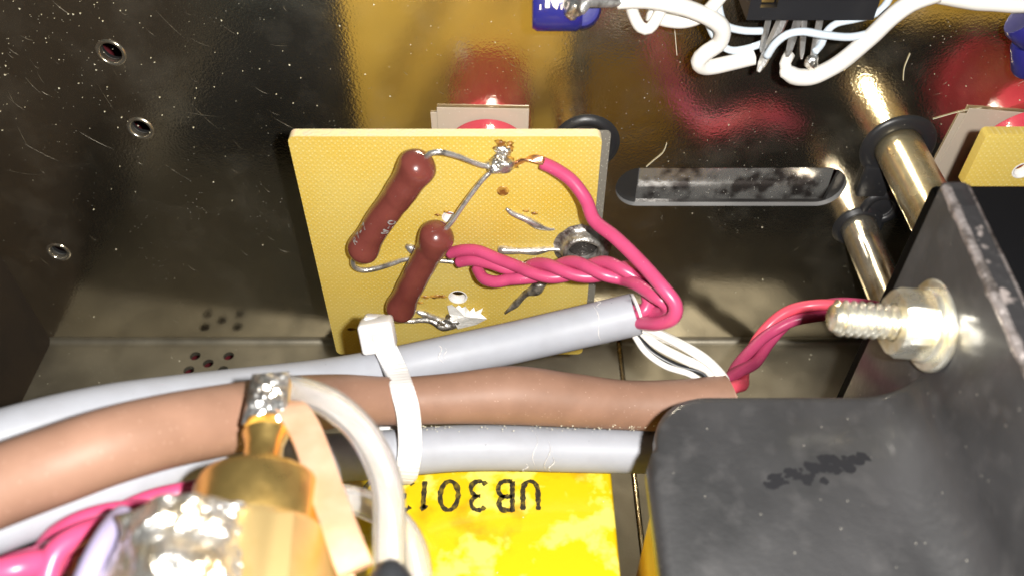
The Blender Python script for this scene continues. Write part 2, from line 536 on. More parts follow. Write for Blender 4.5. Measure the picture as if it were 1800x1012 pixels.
def extrude_outline(loops, y0, y1, plane='xz'):
    """flat plate with holes: loops[0] is the outline, the rest are holes; front at y0, back at y1.  A constrained
    triangulation gives the two faces, straight walls join them."""
    pts, edges, owner = [], [], []
    for lp in loops:
        n = len(pts)
        pts += [Vector(q) for q in lp]
        edges += [(n + i, n + (i + 1) % len(lp)) for i in range(len(lp))]
    res = geometry.delaunay_2d_cdt(pts, edges, [], 0, 1e-6)
    vco, tri = res[0], res[2]
    def inside(p, lp):
        c = False
        j = len(lp) - 1
        for i in range(len(lp)):
            a, b = lp[i], lp[j]
            if (a[1] > p[1]) != (b[1] > p[1]) and p[0] < (b[0] - a[0]) * (p[1] - a[1]) / (b[1] - a[1]) + a[0]:
                c = not c
            j = i
        return c
    keep = []
    for t in tri:
        c = (sum(vco[i][0] for i in t) / len(t), sum(vco[i][1] for i in t) / len(t))
        if inside(c, loops[0]) and not any(inside(c, h) for h in loops[1:]):
            keep.append(tuple(t))
    def v3(p, y):
        return Vector((p[0], y, p[1])) if plane == 'xz' else Vector((p[0], p[1], y))
    n = len(vco)
    vs = [v3(p, y0) for p in vco] + [v3(p, y1) for p in vco]
    bm = bmesh.new()
    bv = [bm.verts.new(v) for v in vs]
    for t in keep:
        bm.faces.new([bv[i] for i in t])
        bm.faces.new([bv[i + n] for i in reversed(t)])
    cnt = {}
    for t in keep:
        for i in range(len(t)):
            e = tuple(sorted((t[i], t[(i + 1) % len(t)])))
            cnt[e] = cnt.get(e, 0) + 1
    for (a, b), k in cnt.items():
        if k == 1:
            bm.faces.new([bv[a], bv[b], bv[b + n], bv[a + n]])
    loose = [v for v in bm.verts if not v.link_faces]
    bmesh.ops.delete(bm, geom=loose, context='VERTS')
    return bm_out(bm)

def circle(c, r, n=24, r2=None):
    r2 = r2 or r
    return [(c[0] + r * math.cos(2 * PI * k / n), c[1] + r2 * math.sin(2 * PI * k / n)) for k in range(n)]

def rounded_rect(x0, z0, x1, z1, r, n=6):
    out = []
    for cx, cz, a0 in ((x1 - r, z0 + r, -90), (x1 - r, z1 - r, 0), (x0 + r, z1 - r, 90), (x0 + r, z0 + r, 180)):
        for k in range(n + 1):
            a = math.radians(a0 + 90 * k / n)
            out.append((cx + r * math.cos(a), cz + r * math.sin(a)))
    return out

def xz(v):
    return (v.x, v.z)
def xy(v):
    return (v.x, v.y)

# ---- single-stroke lettering: each glyph is polylines in a 0..1 by 0..1 cell
def arc(cx, cy, rx, ry, a0, a1, n=10):
    return [(cx + rx * math.cos(math.radians(a0 + (a1 - a0) * k / n)), cy + ry * math.sin(math.radians(a0 + (a1 - a0) * k / n))) for k in range(n + 1)]
GL = {
    'U': [[(0.08, 1.0), (0.08, 0.35)] + arc(0.5, 0.35, 0.42, 0.35, 180, 360) + [(0.92, 1.0)]],
    'B': [[(0.1, 0.0), (0.1, 1.0), (0.55, 1.0)] + arc(0.55, 0.77, 0.34, 0.23, 90, -90) + [(0.1, 0.54)],
          [(0.55, 0.54)] + arc(0.55, 0.27, 0.4, 0.27, 90, -90) + [(0.1, 0.0)]],
    '3': [arc(0.46, 0.76, 0.42, 0.24, 150, -90) + [(0.36, 0.52)], [(0.46, 0.52)] + arc(0.46, 0.26, 0.46, 0.26, 90, -150)],
    '0': [arc(0.5, 0.5, 0.46, 0.5, 0, 360, 28)],
    '1': [[(0.32, 0.82), (0.5, 1.0), (0.5, 0.0)]],
    'N': [[(0.1, 0.0), (0.1, 1.0), (0.9, 0.0), (0.9, 1.0)]],
    'P': [[(0.1, 0.0), (0.1, 1.0), (0.5, 1.0)] + arc(0.5, 0.76, 0.4, 0.24, 90, -90) + [(0.1, 0.52)]],
    '.': [[(0.4, 0.0), (0.6, 0.0)]],
    '-': [[(0.15, 0.5), (0.85, 0.5)]],
    '5': [[(0.85, 1.0), (0.2, 1.0), (0.14, 0.56), (0.5, 0.6)] + arc(0.48, 0.31, 0.42, 0.3, 70, -140)],
    '7': [[(0.1, 1.0), (0.9, 1.0), (0.4, 0.0)]],
    'R': [[(0.1, 0.0), (0.1, 1.0), (0.5, 1.0)] + arc(0.5, 0.76, 0.4, 0.24, 90, -90) + [(0.1, 0.52)], [(0.5, 0.52), (0.9, 0.0)]],
    'V': [[(0.05, 1.0), (0.5, 0.0), (0.95, 1.0)]],
    'W': [[(0.02, 1.0), (0.25, 0.0), (0.5, 0.8), (0.75, 0.0), (0.98, 1.0)]],
    'O': [arc(0.5, 0.5, 0.46, 0.5, 0, 360, 28)],
}
def glyph(ch, org, xd, yd, wd, ht, pen, surf=None, lift=0.004, rag=0.0):
    """flat ink ribbons; surf maps a point near the surface to the point on it and the normal there"""
    vs, fs = [], []
    nrm = Vector(xd).cross(Vector(yd)).normalized()
    for pl in GL[ch]:
        pp = []
        for i in range(len(pl) - 1):
            a, b = Vector(pl[i]), Vector(pl[i + 1])
            k = max(1, int(((b - a).length * ht) / 0.03))
            pp += [a.lerp(b, j / k) for j in range(k)]
        pp.append(Vector(pl[-1]))
        pts = [Vector(org) + Vector(xd) * (q.x * wd) + Vector(yd) * (q.y * ht) for q in pp]
        n0 = len(vs)
        for i, p in enumerate(pts):
            t = (pts[min(i + 1, len(pts) - 1)] - pts[max(i - 1, 0)]).normalized()
            side = nrm.cross(t).normalized() * (pen * 0.5 * (1 + rag * noise.noise(p * 40)))
            for s in (1, -1):
                q = p + side * s
                if surf:
                    q, nn = surf(q)
                    q = q + nn * lift
                else:
                    q = q + nrm * lift
                vs.append(q)
        for i in range(len(pts) - 1):
            fs.append((n0 + 2 * i, n0 + 2 * i + 1, n0 + 2 * i + 3, n0 + 2 * i + 2))
    return vs, fs

# ================================================================== THE SETTING
SIDE_X = PZ(90, 600, 0).x
WALL_H = 9.0
X_END = 10.5
hole_px = [(195, 93, 0.16), (247, 226, 0.15), (103, 443, 0.15)]
post_px = {'behind': (1030, 252), 'upper': (1578, 258), 'lower': (1508, 398), 'plug': (1548, 366)}
Gp = {k: PY(*v, 0) for k, v in post_px.items()}
s0, s1 = PY(1082, 330, 0), PY(1486, 330, 0)
st, sb = PY(1280, 295, 0).z, PY(1280, 362, 0).z
outline = [(SIDE_X, 0.002), (X_END, 0.002), (X_END, WALL_H), (SIDE_X, WALL_H)]
loops = [outline] + [circle(xz(PY(a, b, 0)), r, 20) for a, b, r in hole_px]
loops += [rounded_rect(s0.x, sb, s1.x, st, (st - sb) * 0.495, 10)]
for k, r in (('behind', 0.4), ('upper', 0.42), ('lower', 0.34), ('plug', 0.2)):
    loops.append(circle(xz(Gp[k]), r, 28))
wall = add('wall', extrude_outline(loops, 0.0, 0.1), 'wall', smooth=False)
tag(wall, 'mirror-like brassy sheet steel wall with dust, scratches and drilled holes', kind='structure')
wall.data.materials.append(mat('sheared_steel_edge', (0.4, 0.4, 0.4), 0.55, 0.5, bump=(20, 0.3)))
for q in wall.data.polygons:
    if abs(q.normal.y) < 0.5: q.material_index = 1
for a, b, r in hole_px:
    c = PY(a, b, 0)
    add('hole_rim', lathe([(r - 0.004, 0.09), (r - 0.004, 0.0), (r + 0.012, -0.028), (r + 0.045, -0.024), (r + 0.06, 0.002)], c, (0, 1, 0), 28), 'steel_post', wall)

rear = add('rear_sheet', extrude_outline([[(SIDE_X, 0.3), (X_END, 0.3), (X_END, WALL_H), (SIDE_X, WALL_H)]] +
    [circle(xz(PY(a, b, 0)), r + 0.02, 16) for a, b, r in hole_px] +
    [[(PY(1121, 330, 0).x, sb - 0.002), (PY(1462, 330, 0).x, sb - 0.002), (PY(1474, 330, 0).x, st + 0.02), (PY(1121, 330, 0).x, st + 0.02)]], 0.104, 0.19), 'dark_sheet', smooth=False)
tag(rear, 'dark second sheet close behind the brassy wall, seen at the slot ends', kind='structure')

bar = add('steel_bar', box(((PY(1300, 330, 0).x), 0.62, (st + sb) / 2 - 0.35), 3.35, 0.5, 1.15, 0.03), 'slot_steel', sharp=40)
tag(bar, 'dusty bright steel bar seen through the long slot in the wall', 'bar')

cover = add('background', join(box((0.5, 1.6, 4.0), 26, 0.06, 14, 0), box((0.5, -6, -1.0), 26, 15, 0.06, 0)), 'dark_red', smooth=False)
tag(cover, 'dark red surface behind and below the chassis, glimpsed through its holes', kind='structure')

seam = PZ(1090, 620, 0).x
fh = [PZ(a, b, 0) for a, b in ((343, 625), (366, 638), (402, 625), (332, 650), (392, 650), (22, 948), (60, 952))]
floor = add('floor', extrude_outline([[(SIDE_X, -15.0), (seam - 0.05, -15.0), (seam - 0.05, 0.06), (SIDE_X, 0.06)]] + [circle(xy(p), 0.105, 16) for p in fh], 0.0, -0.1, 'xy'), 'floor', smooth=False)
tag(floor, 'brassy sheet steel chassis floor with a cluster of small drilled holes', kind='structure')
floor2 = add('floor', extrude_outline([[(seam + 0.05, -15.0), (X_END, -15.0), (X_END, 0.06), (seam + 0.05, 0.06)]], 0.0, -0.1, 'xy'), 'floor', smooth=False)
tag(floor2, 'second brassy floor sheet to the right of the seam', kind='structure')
def fold(x0, x1):
    R = 0.13
    vs, fs = [], []
    for k in range(9):
        a = k * PI / 2 / 8
        for x in (x0, x1):
            vs.append(Vector((x, -0.003 - R + R * math.sin(a), 0.003 + R - R * math.cos(a))))
    for k in range(8):
        fs.append((2 * k, 2 * k + 1, 2 * k + 3, 2 * k + 2))
    return vs, fs
add('bend', fold(SIDE_X, seam - 0.05), 'floor', floor)
add('bend', fold(seam + 0.05, X_END), 'floor', floor2)
unseen_plate = add('floor', box((-5.4, -10.1, 0.3), 6.2, 8.0, 0.56, 0.05), 'black_matt', sharp=40)  # added out of view, to darken the reflections in the wall
tag(unseen_plate, 'unseen matt black plate added on the chassis floor to darken what the wall mirrors', kind='structure')
rib = add('seam_rib', box((seam, -7.5, -0.02), 0.07, 14.9, 0.12, 0.03), 'gold_post', floor, sharp=40)
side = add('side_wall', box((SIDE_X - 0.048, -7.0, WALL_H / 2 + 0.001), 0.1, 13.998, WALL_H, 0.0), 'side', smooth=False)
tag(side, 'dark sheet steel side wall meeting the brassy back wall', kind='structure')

# ================================================================== GROMMETS AND POSTS ON THE WALL
def grommet(k, ri, ro, label):
    c = Gp[k]
    prof = [(ri, 0.15), (ri, -0.03), (ri + 0.03, -0.075), (ri + 0.09, -0.085), (ro - 0.05, -0.055), (ro - 0.012, -0.03), (ro, -0.002)]
    o = add('grommet', lathe(prof, c, (0, 1, 0), 48), 'rubber')
    tag(o, label, 'grommet', 'rubber grommets in the wall')
    return o
grommet('behind', 0.36, 0.545, 'black rubber grommet half hidden behind the corner of the large yellow board')
grommet('upper', 0.36, 0.60, 'black rubber grommet around the thick golden post, the largest in view')
grommet('lower', 0.29, 0.44, 'black rubber grommet around the tarnished silvery post beside the bolt')

def post(k, r, length, m, label):
    c = Gp[k]
    t = thing('standoff_post', c, label, 'post', 'metal standoff posts through the wall')
    add('barrel', lathe([(r * 0.7, 0.6), (r, 0.58), (r, -length + 0.03), (r - 0.03, -length), (r * 0.72, -length - 0.004)], c, (0, 1, 0), 48), m, t, sharp=35)
    add('neck', lathe([(r * 0.72, -length + 0.002), (r * 0.74, -length - 0.05), (r * 0.86, -length - 0.06), (r * 0.86, -length - 0.1), (r * 0.74, -length - 0.11), (r * 0.8, -length - 0.4), (0, -length - 0.4)], c, (0, 1, 0), 40), m, t, sharp=35)
    return t
post('upper', 0.365, 1.95, 'gold_post', 'thick shiny golden post passing through the largest grommet')
post('lower', 0.30, 2.2, 'steel_post', 'thinner tarnished silvery post just behind the bolt tip')

c = Gp['plug']
plug = thing('hole_plug', c, 'small black rubber plug set between the two posts', 'plug')
add('rim', lathe([(0.2, 0.1), (0.2, -0.02), (0.24, -0.06), (0.33, -0.055), (0.37, 0.0)], c, (0, 1, 0), 36), 'rubber', plug)
add('disc', lathe([(0.0, -0.01), (0.12, -0.012), (0.2, 0.01)], c, (0, 1, 0), 30), 'rubber', plug)
block = add('rubber_block', box(PY(1538, 318, -0.07), 0.5, 0.12, 0.62, 0.04), 'rubber', sharp=40)
tag(block, 'flat grey-black rubber block stuck to the wall between the two posts', 'block')

# ================================================================== CIRCUIT BOARDS
b_tl, b_tr = PY(505, 240, BY), PY(1060, 243, BY)
b_bl, b_br = PY(592, 622, BY), PY(1022, 625, BY)
bx0, bx1 = (b_tl.x + b_bl.x) / 2, (b_tr.x + b_br.x) / 2
bz1, bz0 = b_tl.z, b_bl.z
eye = PY(1024, 432, BY)
vias = [(PY(805, 522, BY), 0.125), (PY(790, 382, BY), 0.085)]
brd = thing('circuit_board', (0.5 * (bx0 + bx1), BY, bz0), 'large square yellow circuit board carrying two brown resistors', 'circuit board', 'yellow circuit boards')
add('board', extrude_outline([rounded_rect(bx0, bz0, bx1, bz1, 0.09)] + [circle(xz(p), r, 20) for p, r in vias] + [circle(xz(eye), 0.24, 24)], BY, BY + 0.16), 'board', brd, smooth=False)
add('backing_sheet', extrude_outline([rounded_rect(bx1 - 0.14, bz0 + 0.05, bx1 + 0.13, bz1 - 0.04, 0.06)], BY + 0.165, BY + 0.19), 'backing', brd, smooth=False)
for p, r in vias:
    add('hole_rim', lathe([(r - 0.003, 0.15), (r - 0.003, 0.0), (r + 0.008, -0.006), (r + 0.02, -0.002)], p, (0, 1, 0), 24), 'cut_pvc', brd)
p = PY(884, 336, BY)
add('via_pad', lathe([(0.085, 0.0), (0.08, -0.008), (0.055, -0.01), (0.04, -0.004), (0.0, -0.004)], p, (0, 1, 0), 20), 'flux', brd)
# soldered end of the post that holds the board
ey = add('eyelet', lathe([(0.22, 0.3), (0.22, -0.16), (0.245, -0.19), (0.275, -0.185), (0.30, -0.14), (0.315, -0.06), (0.36, -0.012), (0.42, 0.0)], eye, (0, 1, 0), 40), 'dull_solder', brd)
for v in ey.data.vertices:
    q = noise.noise(v.co * 7.0)
    if v.co.length: v.co += Vector((q * 0.012, noise.noise(v.co * 6 + Vector((5, 5, 5))) * 0.018, q * 0.012))
add('post_end', lathe([(0.0, 0.02), (0.17, 0.0), (0.219, 0.02), (0.219, 0.3)], eye, (0, 1, 0), 30), 'eyelet_core', ey)
add('board_post', lathe([(0.29, 2.8), (0.29, 0.17), (0.0, 0.17)], eye + Vector((0, 0.0, 0)), (0, 1, 0), 40), 'gold_post', brd)

def bd(px, py, h=0.0):
    return PY(px, py, BY - h)
def trace(pts, m, name='solder_trace', seg=10, wob=0.5):
    path = [(bd(a, b, r * 0.5), r) for a, b, r in pts]
    return add(name, sweep(smooth_path(path, 0.035), seg, True, wob), m, brd)
trace([(890, 366, 0.02), (903, 376, 0.04), (925, 386, 0.05), (945, 396, 0.055), (962, 402, 0.035), (975, 403, 0.02)], 'tin')
trace([(876, 438, 0.045), (885, 438, 0.055), (910, 440, 0.05), (945, 441, 0.055), (970, 438, 0.04), (992, 440, 0.06)], 'tin')
trace([(966, 486, 0.05), (952, 497, 0.085), (940, 508, 0.09), (925, 516, 0.055), (908, 533, 0.05), (888, 550, 0.02)], 'dull_solder')
trace([(690, 560, 0.04), (720, 563, 0.04), (755, 562, 0.05), (780, 570, 0.09), (800, 566, 0.08)], 'dull_solder')
trace([(733, 546, 0.03), (745, 551, 0.05), (768, 559, 0.05), (790, 566, 0.06)], 'tin')
trace([(713, 432, 0.03), (722, 437, 0.06), (730, 443, 0.05)], 'tin', 'solder_joint')
trace([(785, 447, 0.03), (806, 441, 0.05)], 'cut_pvc', 'solder_joint')
def flake():
    pts = [(786, 537), (794, 535), (801, 540), (806, 536), (812, 541), (818, 538), (825, 546), (833, 540), (836, 549), (849, 541), (845, 551), (856, 560), (838, 570), (805, 578), (796, 562), (790, 552)]
    top = [bd(a, b, 0.05 + 0.035 * (i % 3)) for i, (a, b) in enumerate(pts)]
    low = [bd(a, b, 0.0) for a, b in pts]
    c0 = bd(818, 556, 0.16); c1 = bd(805, 553, 0.07)
    n = len(pts)
    vs = top + low + [c0]
    fs = []
    for i in range(n):
        j = (i + 1) % n
        fs.append((i, j, 2 * n)); fs.append((i, n + i, n + j, j))
    return vs, fs
add('solder_joint', blob(bd(797, 561, 0.06), 0.13, 0.09, 0.08, 0.6, 4, 3, seed=12), 'dull_solder', brd)
add('solder_joint', blob(bd(778, 566, 0.05), 0.10, 0.07, 0.07, 0.6, 4, 3, seed=15), 'solder', brd)
add('solder_flake', flake(), 'white_flake', brd, smooth=False)
# the soldered junction with its burnt flux
add('solder_joint', blob(bd(880, 289, 0.07), 0.19, 0.13, 0.12, 0.5, 3, 3, seed=3.0), 'solder', brd)
add('solder_joint', blob(bd(884, 268, 0.03), 0.10, 0.05, 0.10, 0.7, 4, 3, seed=8.0), 'solder', brd)
for k, (a, b, s) in enumerate(((868, 283, 0.05), (893, 262, 0.06), (880, 252, 0.05), (896, 252, 0.035), (895, 281, 0.05), (865, 297, 0.055), (902, 292, 0.05), (876, 262, 0.05))):
    add('flux_residue', blob(bd(a, b, 0.01), s * 1.3, 0.028, s, 0.7, 4, 2, seed=k * 2.3), 'flux', brd)
for k, (a, b, s) in enumerate(((748, 522, 0.05), (765, 521, 0.06), (778, 521, 0.045), (738, 532, 0.035), (925, 371, 0.03), (940, 375, 0.035), (770, 378, 0.03), (785, 372, 0.03), (618, 578, 0.045))):
    add('flux_residue', blob(bd(a, b, 0.0), s * 1.5, 0.012, s * 0.7, 0.8, 4, 2, seed=30 + k * 2.3), 'flux', brd)

# copper strands between joint and pink wire
def copper_bit():
    parts = []
    for k in range(5):
        o = 0.018 * (k - 2)
        path = [(bd(900 + k, 291 - k * 0.6, 0.07 + o * 0.3), 0.022), (bd(918, 285 - k, 0.1 + o), 0.022), (bd(938, 279 + (k - 2) * 2.4, 0.13 + o), 0.02), (bd(957, 284 + (k - 2) * 3.0, 0.15 + o * 0.5), 0.018)]
        parts.append(sweep(smooth_path(path, 0.04), 7))
    return join(*parts)

def cut_edges(o):
    o.data.materials.append(M['cut_laminate'])
    for q in o.data.polygons:
        if abs(q.normal.y) < 0.5: q.material_index = 1
for o in [c for c in brd.children if c.name.startswith('board') and not c.name.startswith('board_')]:
    cut_edges(o)
# second board
c_tl = PY(1735, 236, BY)
c_bot = PY(1735, 328, BY).z
v2 = PY(1797, 300, BY)
brd2 = thing('circuit_board', (c_tl.x + 1.5, BY, c_bot), 'small yellow circuit board corner at the right, beside the black bracket', 'circuit board', 'yellow circuit boards')
add('board', extrude_outline([rounded_rect(c_tl.x, c_bot, c_tl.x + 3.2, c_tl.z, 0.05), circle(xz(v2), 0.105, 20)], BY, BY + 0.16), 'board', brd2, smooth=False)
add('hole_rim', lathe([(0.102, 0.15), (0.102, 0.0), (0.115, -0.006), (0.13, -0.002)], v2, (0, 1, 0), 24), 'cut_pvc', brd2)

# pink spacer pillars under the boards, on clear square washers
def pillar(px, py, r, label, wlabel, wl, wr, wt, wb, tilt):
    c = PY(px, py, 0)
    o = add('spacer_pillar', lathe([(0.0, -0.07), (r - 0.05, -0.07), (r, -0.11), (r, BY + 0.32 - 0.02), (r - 0.04, BY + 0.30), (0.0, BY + 0.30)][0:4] + [(r - 0.03, BY + 0.225), (0.0, BY + 0.225)], c, (0, 1, 0), 64), 'pillar', sharp=40)
    tag(o, label, 'spacer', 'pink spacer pillars')
    x0, x1, z1, z0 = PY(wl, 200, 0).x, PY(wr, 200, 0).x, PY(px, wt, 0).z, PY(px, wb, 0).z
    for k, (dx, dz) in enumerate(((0, 0), (0.05, 0.09))):
        rr = Matrix.Rotation(math.radians(tilt + 1.2 * k), 3, 'Y')
        w_ = add('insulating_washer', box(((x0 + x1) / 2 + dx, -0.02 - 0.024 * k, (z0 + z1) / 2 + dz), x1 - x0 - 0.08 * k, 0.018, z1 - z0, 0.004, rr, 1), 'film', sharp=30)
        tag(w_, wlabel[k], 'washer', 'clear square washers')
pillar(857, 268, 0.72, 'glossy pink round spacer pillar hidden behind the large yellow board',
       ('clear square washer under the pink spacer of the large board, lower of the pair', 'clear square washer under the pink spacer of the large board, upper of the pair'), 757, 927, 196, 330, 0)
pillar(1795, 268, 0.92, 'glossy pink round spacer pillar behind the small board at the right',
       ('clear square washer under the pink spacer of the small board, lower of the pair', 'clear square washer under the pink spacer of the small board, upper of the pair'), 1678, 1900, 204, 340, 4)

# ================================================================== RESISTORS
def resistor(a, b, r, label, leads, prints, lip_at=0.4):
    ax = (b - a); Ln = ax.length; axn = ax.normalized()
    t = thing('resistor', a, label, 'resistor', 'brown lacquered resistors')
    prof = []
    N = 90
    for i in range(N + 1):
        s = i / N
        x = s * Ln
        e = min(x, Ln - x)
        bulb = 1.0 + 0.15 * math.exp(-((min(x, Ln - x) - 0.22) / 0.16) ** 2)
        rr = r * 0.88 * bulb
        if e < r * 0.9:
            rr *= math.sqrt(max(0.0, 1 - (1 - e / (r * 0.9)) ** 2))
        prof.append((rr, x))
    bv = lathe(prof, a, axn, 36)
    vs = []
    for v in bv[0]:
        v = Vector(v)
        s = (v - a).dot(axn) / Ln
        base = a + axn * (s * Ln)
        q = v - base
        # the dipped lacquer stands a little thicker over the upper part and ends in a slanting lip
        lip = lip_at + 0.10 * q.normalized().dot(Vector((0.8, 0, 0.6)))
        f = 1.0 + 0.085 / (1 + math.exp((s - lip) / 0.012)) + 0.05 * noise.noise(v * 3.5)
        vs.append(base + q * f + Vector((0.012 * math.sin(s * 7), -0.01 * math.cos(s * 6), 0)))
    body = add('body', (vs, bv[1]), 'resistor', t)
    for ld_ in leads:
        add('lead', sweep(smooth_path(ld_, 0.04), 12, True, 0.12), 'tin', t)
    def surf(q):
        h = (q - a).dot(axn)
        base = a + axn * h
        n = (q - base).normalized()
        return base + n * (r * 0.97), n
    for txt, s0_, wd, ht, ang, flip in prints:
        for i, ch in enumerate(txt):
            if ch == ' ': continue
            xd = axn * flip
            toward = (CAM - a); toward = (toward - axn * toward.dot(axn)).normalized()
            n = Matrix.Rotation(math.radians(ang), 3, axn) @ toward
            yd = n.cross(xd).normalized()
            org = a + axn * (Ln * s0_) + xd * (i * wd * 1.35) + n * r - yd * (ht / 2)
            add('print_mark', glyph(ch, org, xd, yd, wd, ht, 0.022, surf, 0.004, 0.8), 'print_grey', body, smooth=False)
    return t
def pd(px, py, h):               # a point h in front of the big board
    return PY(px, py, BY - h)
a1, b1 = pd(746, 272, 0.3), pd(628, 452, 0.24)
resistor(a1, b1, 0.225, 'brown lacquered resistor with grey print, the upper of the two on the board',
    [[(pd(741, 283, 0.3), 0.036), (pd(756, 271, 0.32), 0.037), (pd(775, 268, 0.3), 0.037), (pd(805, 275, 0.22), 0.037), (pd(845, 290, 0.13), 0.037), (pd(872, 294, 0.08), 0.03)],
     [(pd(626, 448, 0.22), 0.036), (pd(620, 460, 0.18), 0.036), (pd(624, 470, 0.14), 0.037), (pd(642, 475, 0.1), 0.04), (pd(668, 470, 0.07), 0.042), (pd(690, 463, 0.06), 0.04), (pd(720, 455, 0.05), 0.036), (pd(775, 458, 0.05), 0.036), (pd(806, 462, 0.05), 0.03)]],
    [('5R7-7', 0.88, 0.075, 0.1, 42, -1), ('W-O', 0.62, 0.075, 0.1, -36, -1)])
a2, b2 = pd(776, 396, 0.3), pd(697, 556, 0.26)
resistor(a2, b2, 0.225, 'plain brown lacquered resistor with a glossy head, the lower of the two',
    [[(pd(778, 408, 0.32), 0.034), (pd(796, 388, 0.3), 0.034), (pd(815, 360, 0.24), 0.034), (pd(845, 320, 0.14), 0.034), (pd(866, 299, 0.08), 0.03)],
     [(pd(697, 548, 0.24), 0.034), (pd(690, 558, 0.15), 0.034), (pd(700, 563, 0.07), 0.034), (pd(730, 564, 0.05), 0.034)]],
    [], 0.24)

# ================================================================== CABLES AND SLEEVES
g1 = thing('grey_cable', P(1118, 553, 11.0), 'grey cable whose cut end lies before the board with pink wires coming out', 'cable', 'grey sheathed cables')
add('sheath', wire([(1119, 551, 11.0, 0.275), (1100, 556, 11.02, 0.278), (1000, 579, 11.1), (900, 602, 11.2), (800, 623, 11.2), (700, 645, 11.05), (600, 664, 10.7), (500, 678, 10.3), (400, 690, 9.9), (300, 703, 9.5), (200, 718, 9.1), (100, 740, 8.7), (0, 768, 8.4), (-110, 805, 8.1)], 0.278, 28, 0.08, hollow=0.8), 'grey_pvc', g1)
add('cut_edge', wire([(1122, 550, 11.0, 0.272), (1117, 551.5, 11.0, 0.279)], 0.27, 40, 0.01, wob=0.1, hollow=0.78), 'cut_pvc', g1)
add('cable_core', wire([(1085, 560, 11.03), (1060, 565, 11.05)], 0.21, 20, 0.05), 'grey_pvc', g1)

g2 = add('grey_cable', wire([(1330, 795, 10.9), (1200, 793, 10.9), (1000, 789, 10.9), (900, 786, 10.8), (800, 787, 10.7), (700, 795, 10.5), (600, 803, 10.2), (530, 805, 9.8), (430, 800, 9.2), (320, 812, 8.6), (200, 846, 8.0), (100, 878, 7.7), (0, 912, 7.4), (-110, 955, 7.1)], 0.288, 28, 0.08), 'grey_pvc')
tag(g2, 'grey cable running below the brown sleeve and under the black bracket', 'cable', 'grey sheathed cables')

br = thing('brown_sleeve', P(900, 694, 10.5), 'thick matt brown sleeve running across between the two grey cables', 'sleeve')
add('tube', wire([(1288, 700, 10.75, 0.31), (1270, 704, 10.75, 0.325), (1200, 712, 10.75, 0.33), (1100, 711, 10.7, 0.31), (1000, 702, 10.6, 0.335), (900, 694, 10.5, 0.36), (800, 699, 10.4, 0.31), (700, 704, 10.3, 0.29), (600, 703, 9.8, 0.30), (500, 716, 8.9, 0.33), (400, 736, 8.2, 0.34), (300, 755, 7.7), (200, 781, 7.3), (100, 816, 7.05), (0, 853, 6.9), (-120, 900, 6.7)], 0.335, 32, 0.08, hollow=0.88), 'brown', br)

# scuffs and knife nicks on the soft sheaths
def scuff(parent, p0, p1, r, a0, a1, th):
    ax = (p1 - p0).normalized()
    to = CAM - p0
    to = (to - ax * to.dot(ax)).normalized()
    path = []
    for k in range(15):
        a = math.radians(a0 + (a1 - a0) * k / 14)
        n = Matrix.Rotation(a, 3, ax) @ to
        path.append((p0 + ax * (0.03 * math.sin(k * 0.5)) + n * (r + 0.001), th * (0.2 + abs(noise.noise(n * 9)) * 2) * math.sin(PI * (k + 0.4) / 15)))
    add('scuff', sweep(path, 5, False), 'cut_pvc', parent)
scuff(g1, P(1052, 566, 11.05), P(1000, 579, 11.1), 0.278, -70, 60, 0.007)
scuff(g1, P(1060, 565, 11.05), P(1000, 579, 11.1), 0.278, 40, 75, 0.012)
scuff(g1, P(772, 628.5, 11.16), P(800, 623, 11.2), 0.278, -35, 15, 0.012)
scuff(g1, P(780, 627, 11.17), P(800, 623, 11.2), 0.278, -25, 10, 0.006)
for a_, b_, c_, d_ in ((936, -40, 50, 0.006), (958, -20, 75, 0.006), (966, 20, 80, 0.009), (922, 40, 85, 0.009)):
    scuff(g2, P(a_, 787, 10.83), P(a_ + 30, 788, 10.85), 0.288, a_ and b_, c_, d_)

# cable tie
def ribbon(pts, wdir, wd, th, step=0.05, ridge=0.0):
    path = smooth_path(pts, step)
    fr = frames(path)
    vs, fs = [], []
    for i, ((p, r), (t, n, b)) in enumerate(zip(path, fr)):
        rg = ridge if i % 4 < 2 else 0.0
        wv = (Vector(wdir) - t * Vector(wdir).dot(t)).normalized()
        nn = t.cross(wv).normalized()
        for a, c in ((-1, -1), (-0.8, -1.15), (0.8, -1.15), (1, -1), (1, 1), (0.8, 1.15), (-0.8, 1.15), (-1, 1)):
            vs.append(p + wv * (a * wd / 2) + nn * (c * (th / 2 + (rg if abs(a) < 0.9 else 0.0))))
    k = 8
    for i in range(len(path) - 1):
        for j in range(k):
            j2 = (j + 1) % k
            fs.append((i * k + j, i * k + j2, (i + 1) * k + j2, (i + 1) * k + j))
    fs.append(tuple(range(k))[::-1])
    fs.append(tuple((len(path) - 1) * k + j for j in range(k)))
    return vs, fs
hr = Matrix((RT, FW, UP)).transposed() @ Matrix.Rotation(math.radians(-8), 3, 'Y') @ Matrix.Rotation(math.radians(18), 3, 'X')
tie = thing('cable_tie', P(665, 588, 10.6), 'white nylon cable tie binding the brown sleeve and both grey cables', 'cable tie')
add('strap', ribbon([(P(672, 596, 10.62), 0), (P(684, 626, 10.62), 0), (P(697, 655, 10.42), 0), (P(707, 685, 10.0), 0), (P(716, 715, 9.93), 0), (P(720, 745, 10.02), 0), (P(721, 780, 10.1), 0), (P(718, 812, 10.16), 0), (P(712, 836, 10.36), 0), (P(700, 842, 10.7), 0), (P(688, 815, 10.95), 0), (P(684, 730, 11.1), 0), (P(672, 650, 11.45), 0), (P(662, 605, 11.4), 0), (P(658, 590, 11.1), 0)], (1, 0.06, -0.06), 0.275, 0.075, 0.018, 0.008), 'nylon', tie, sharp=25)
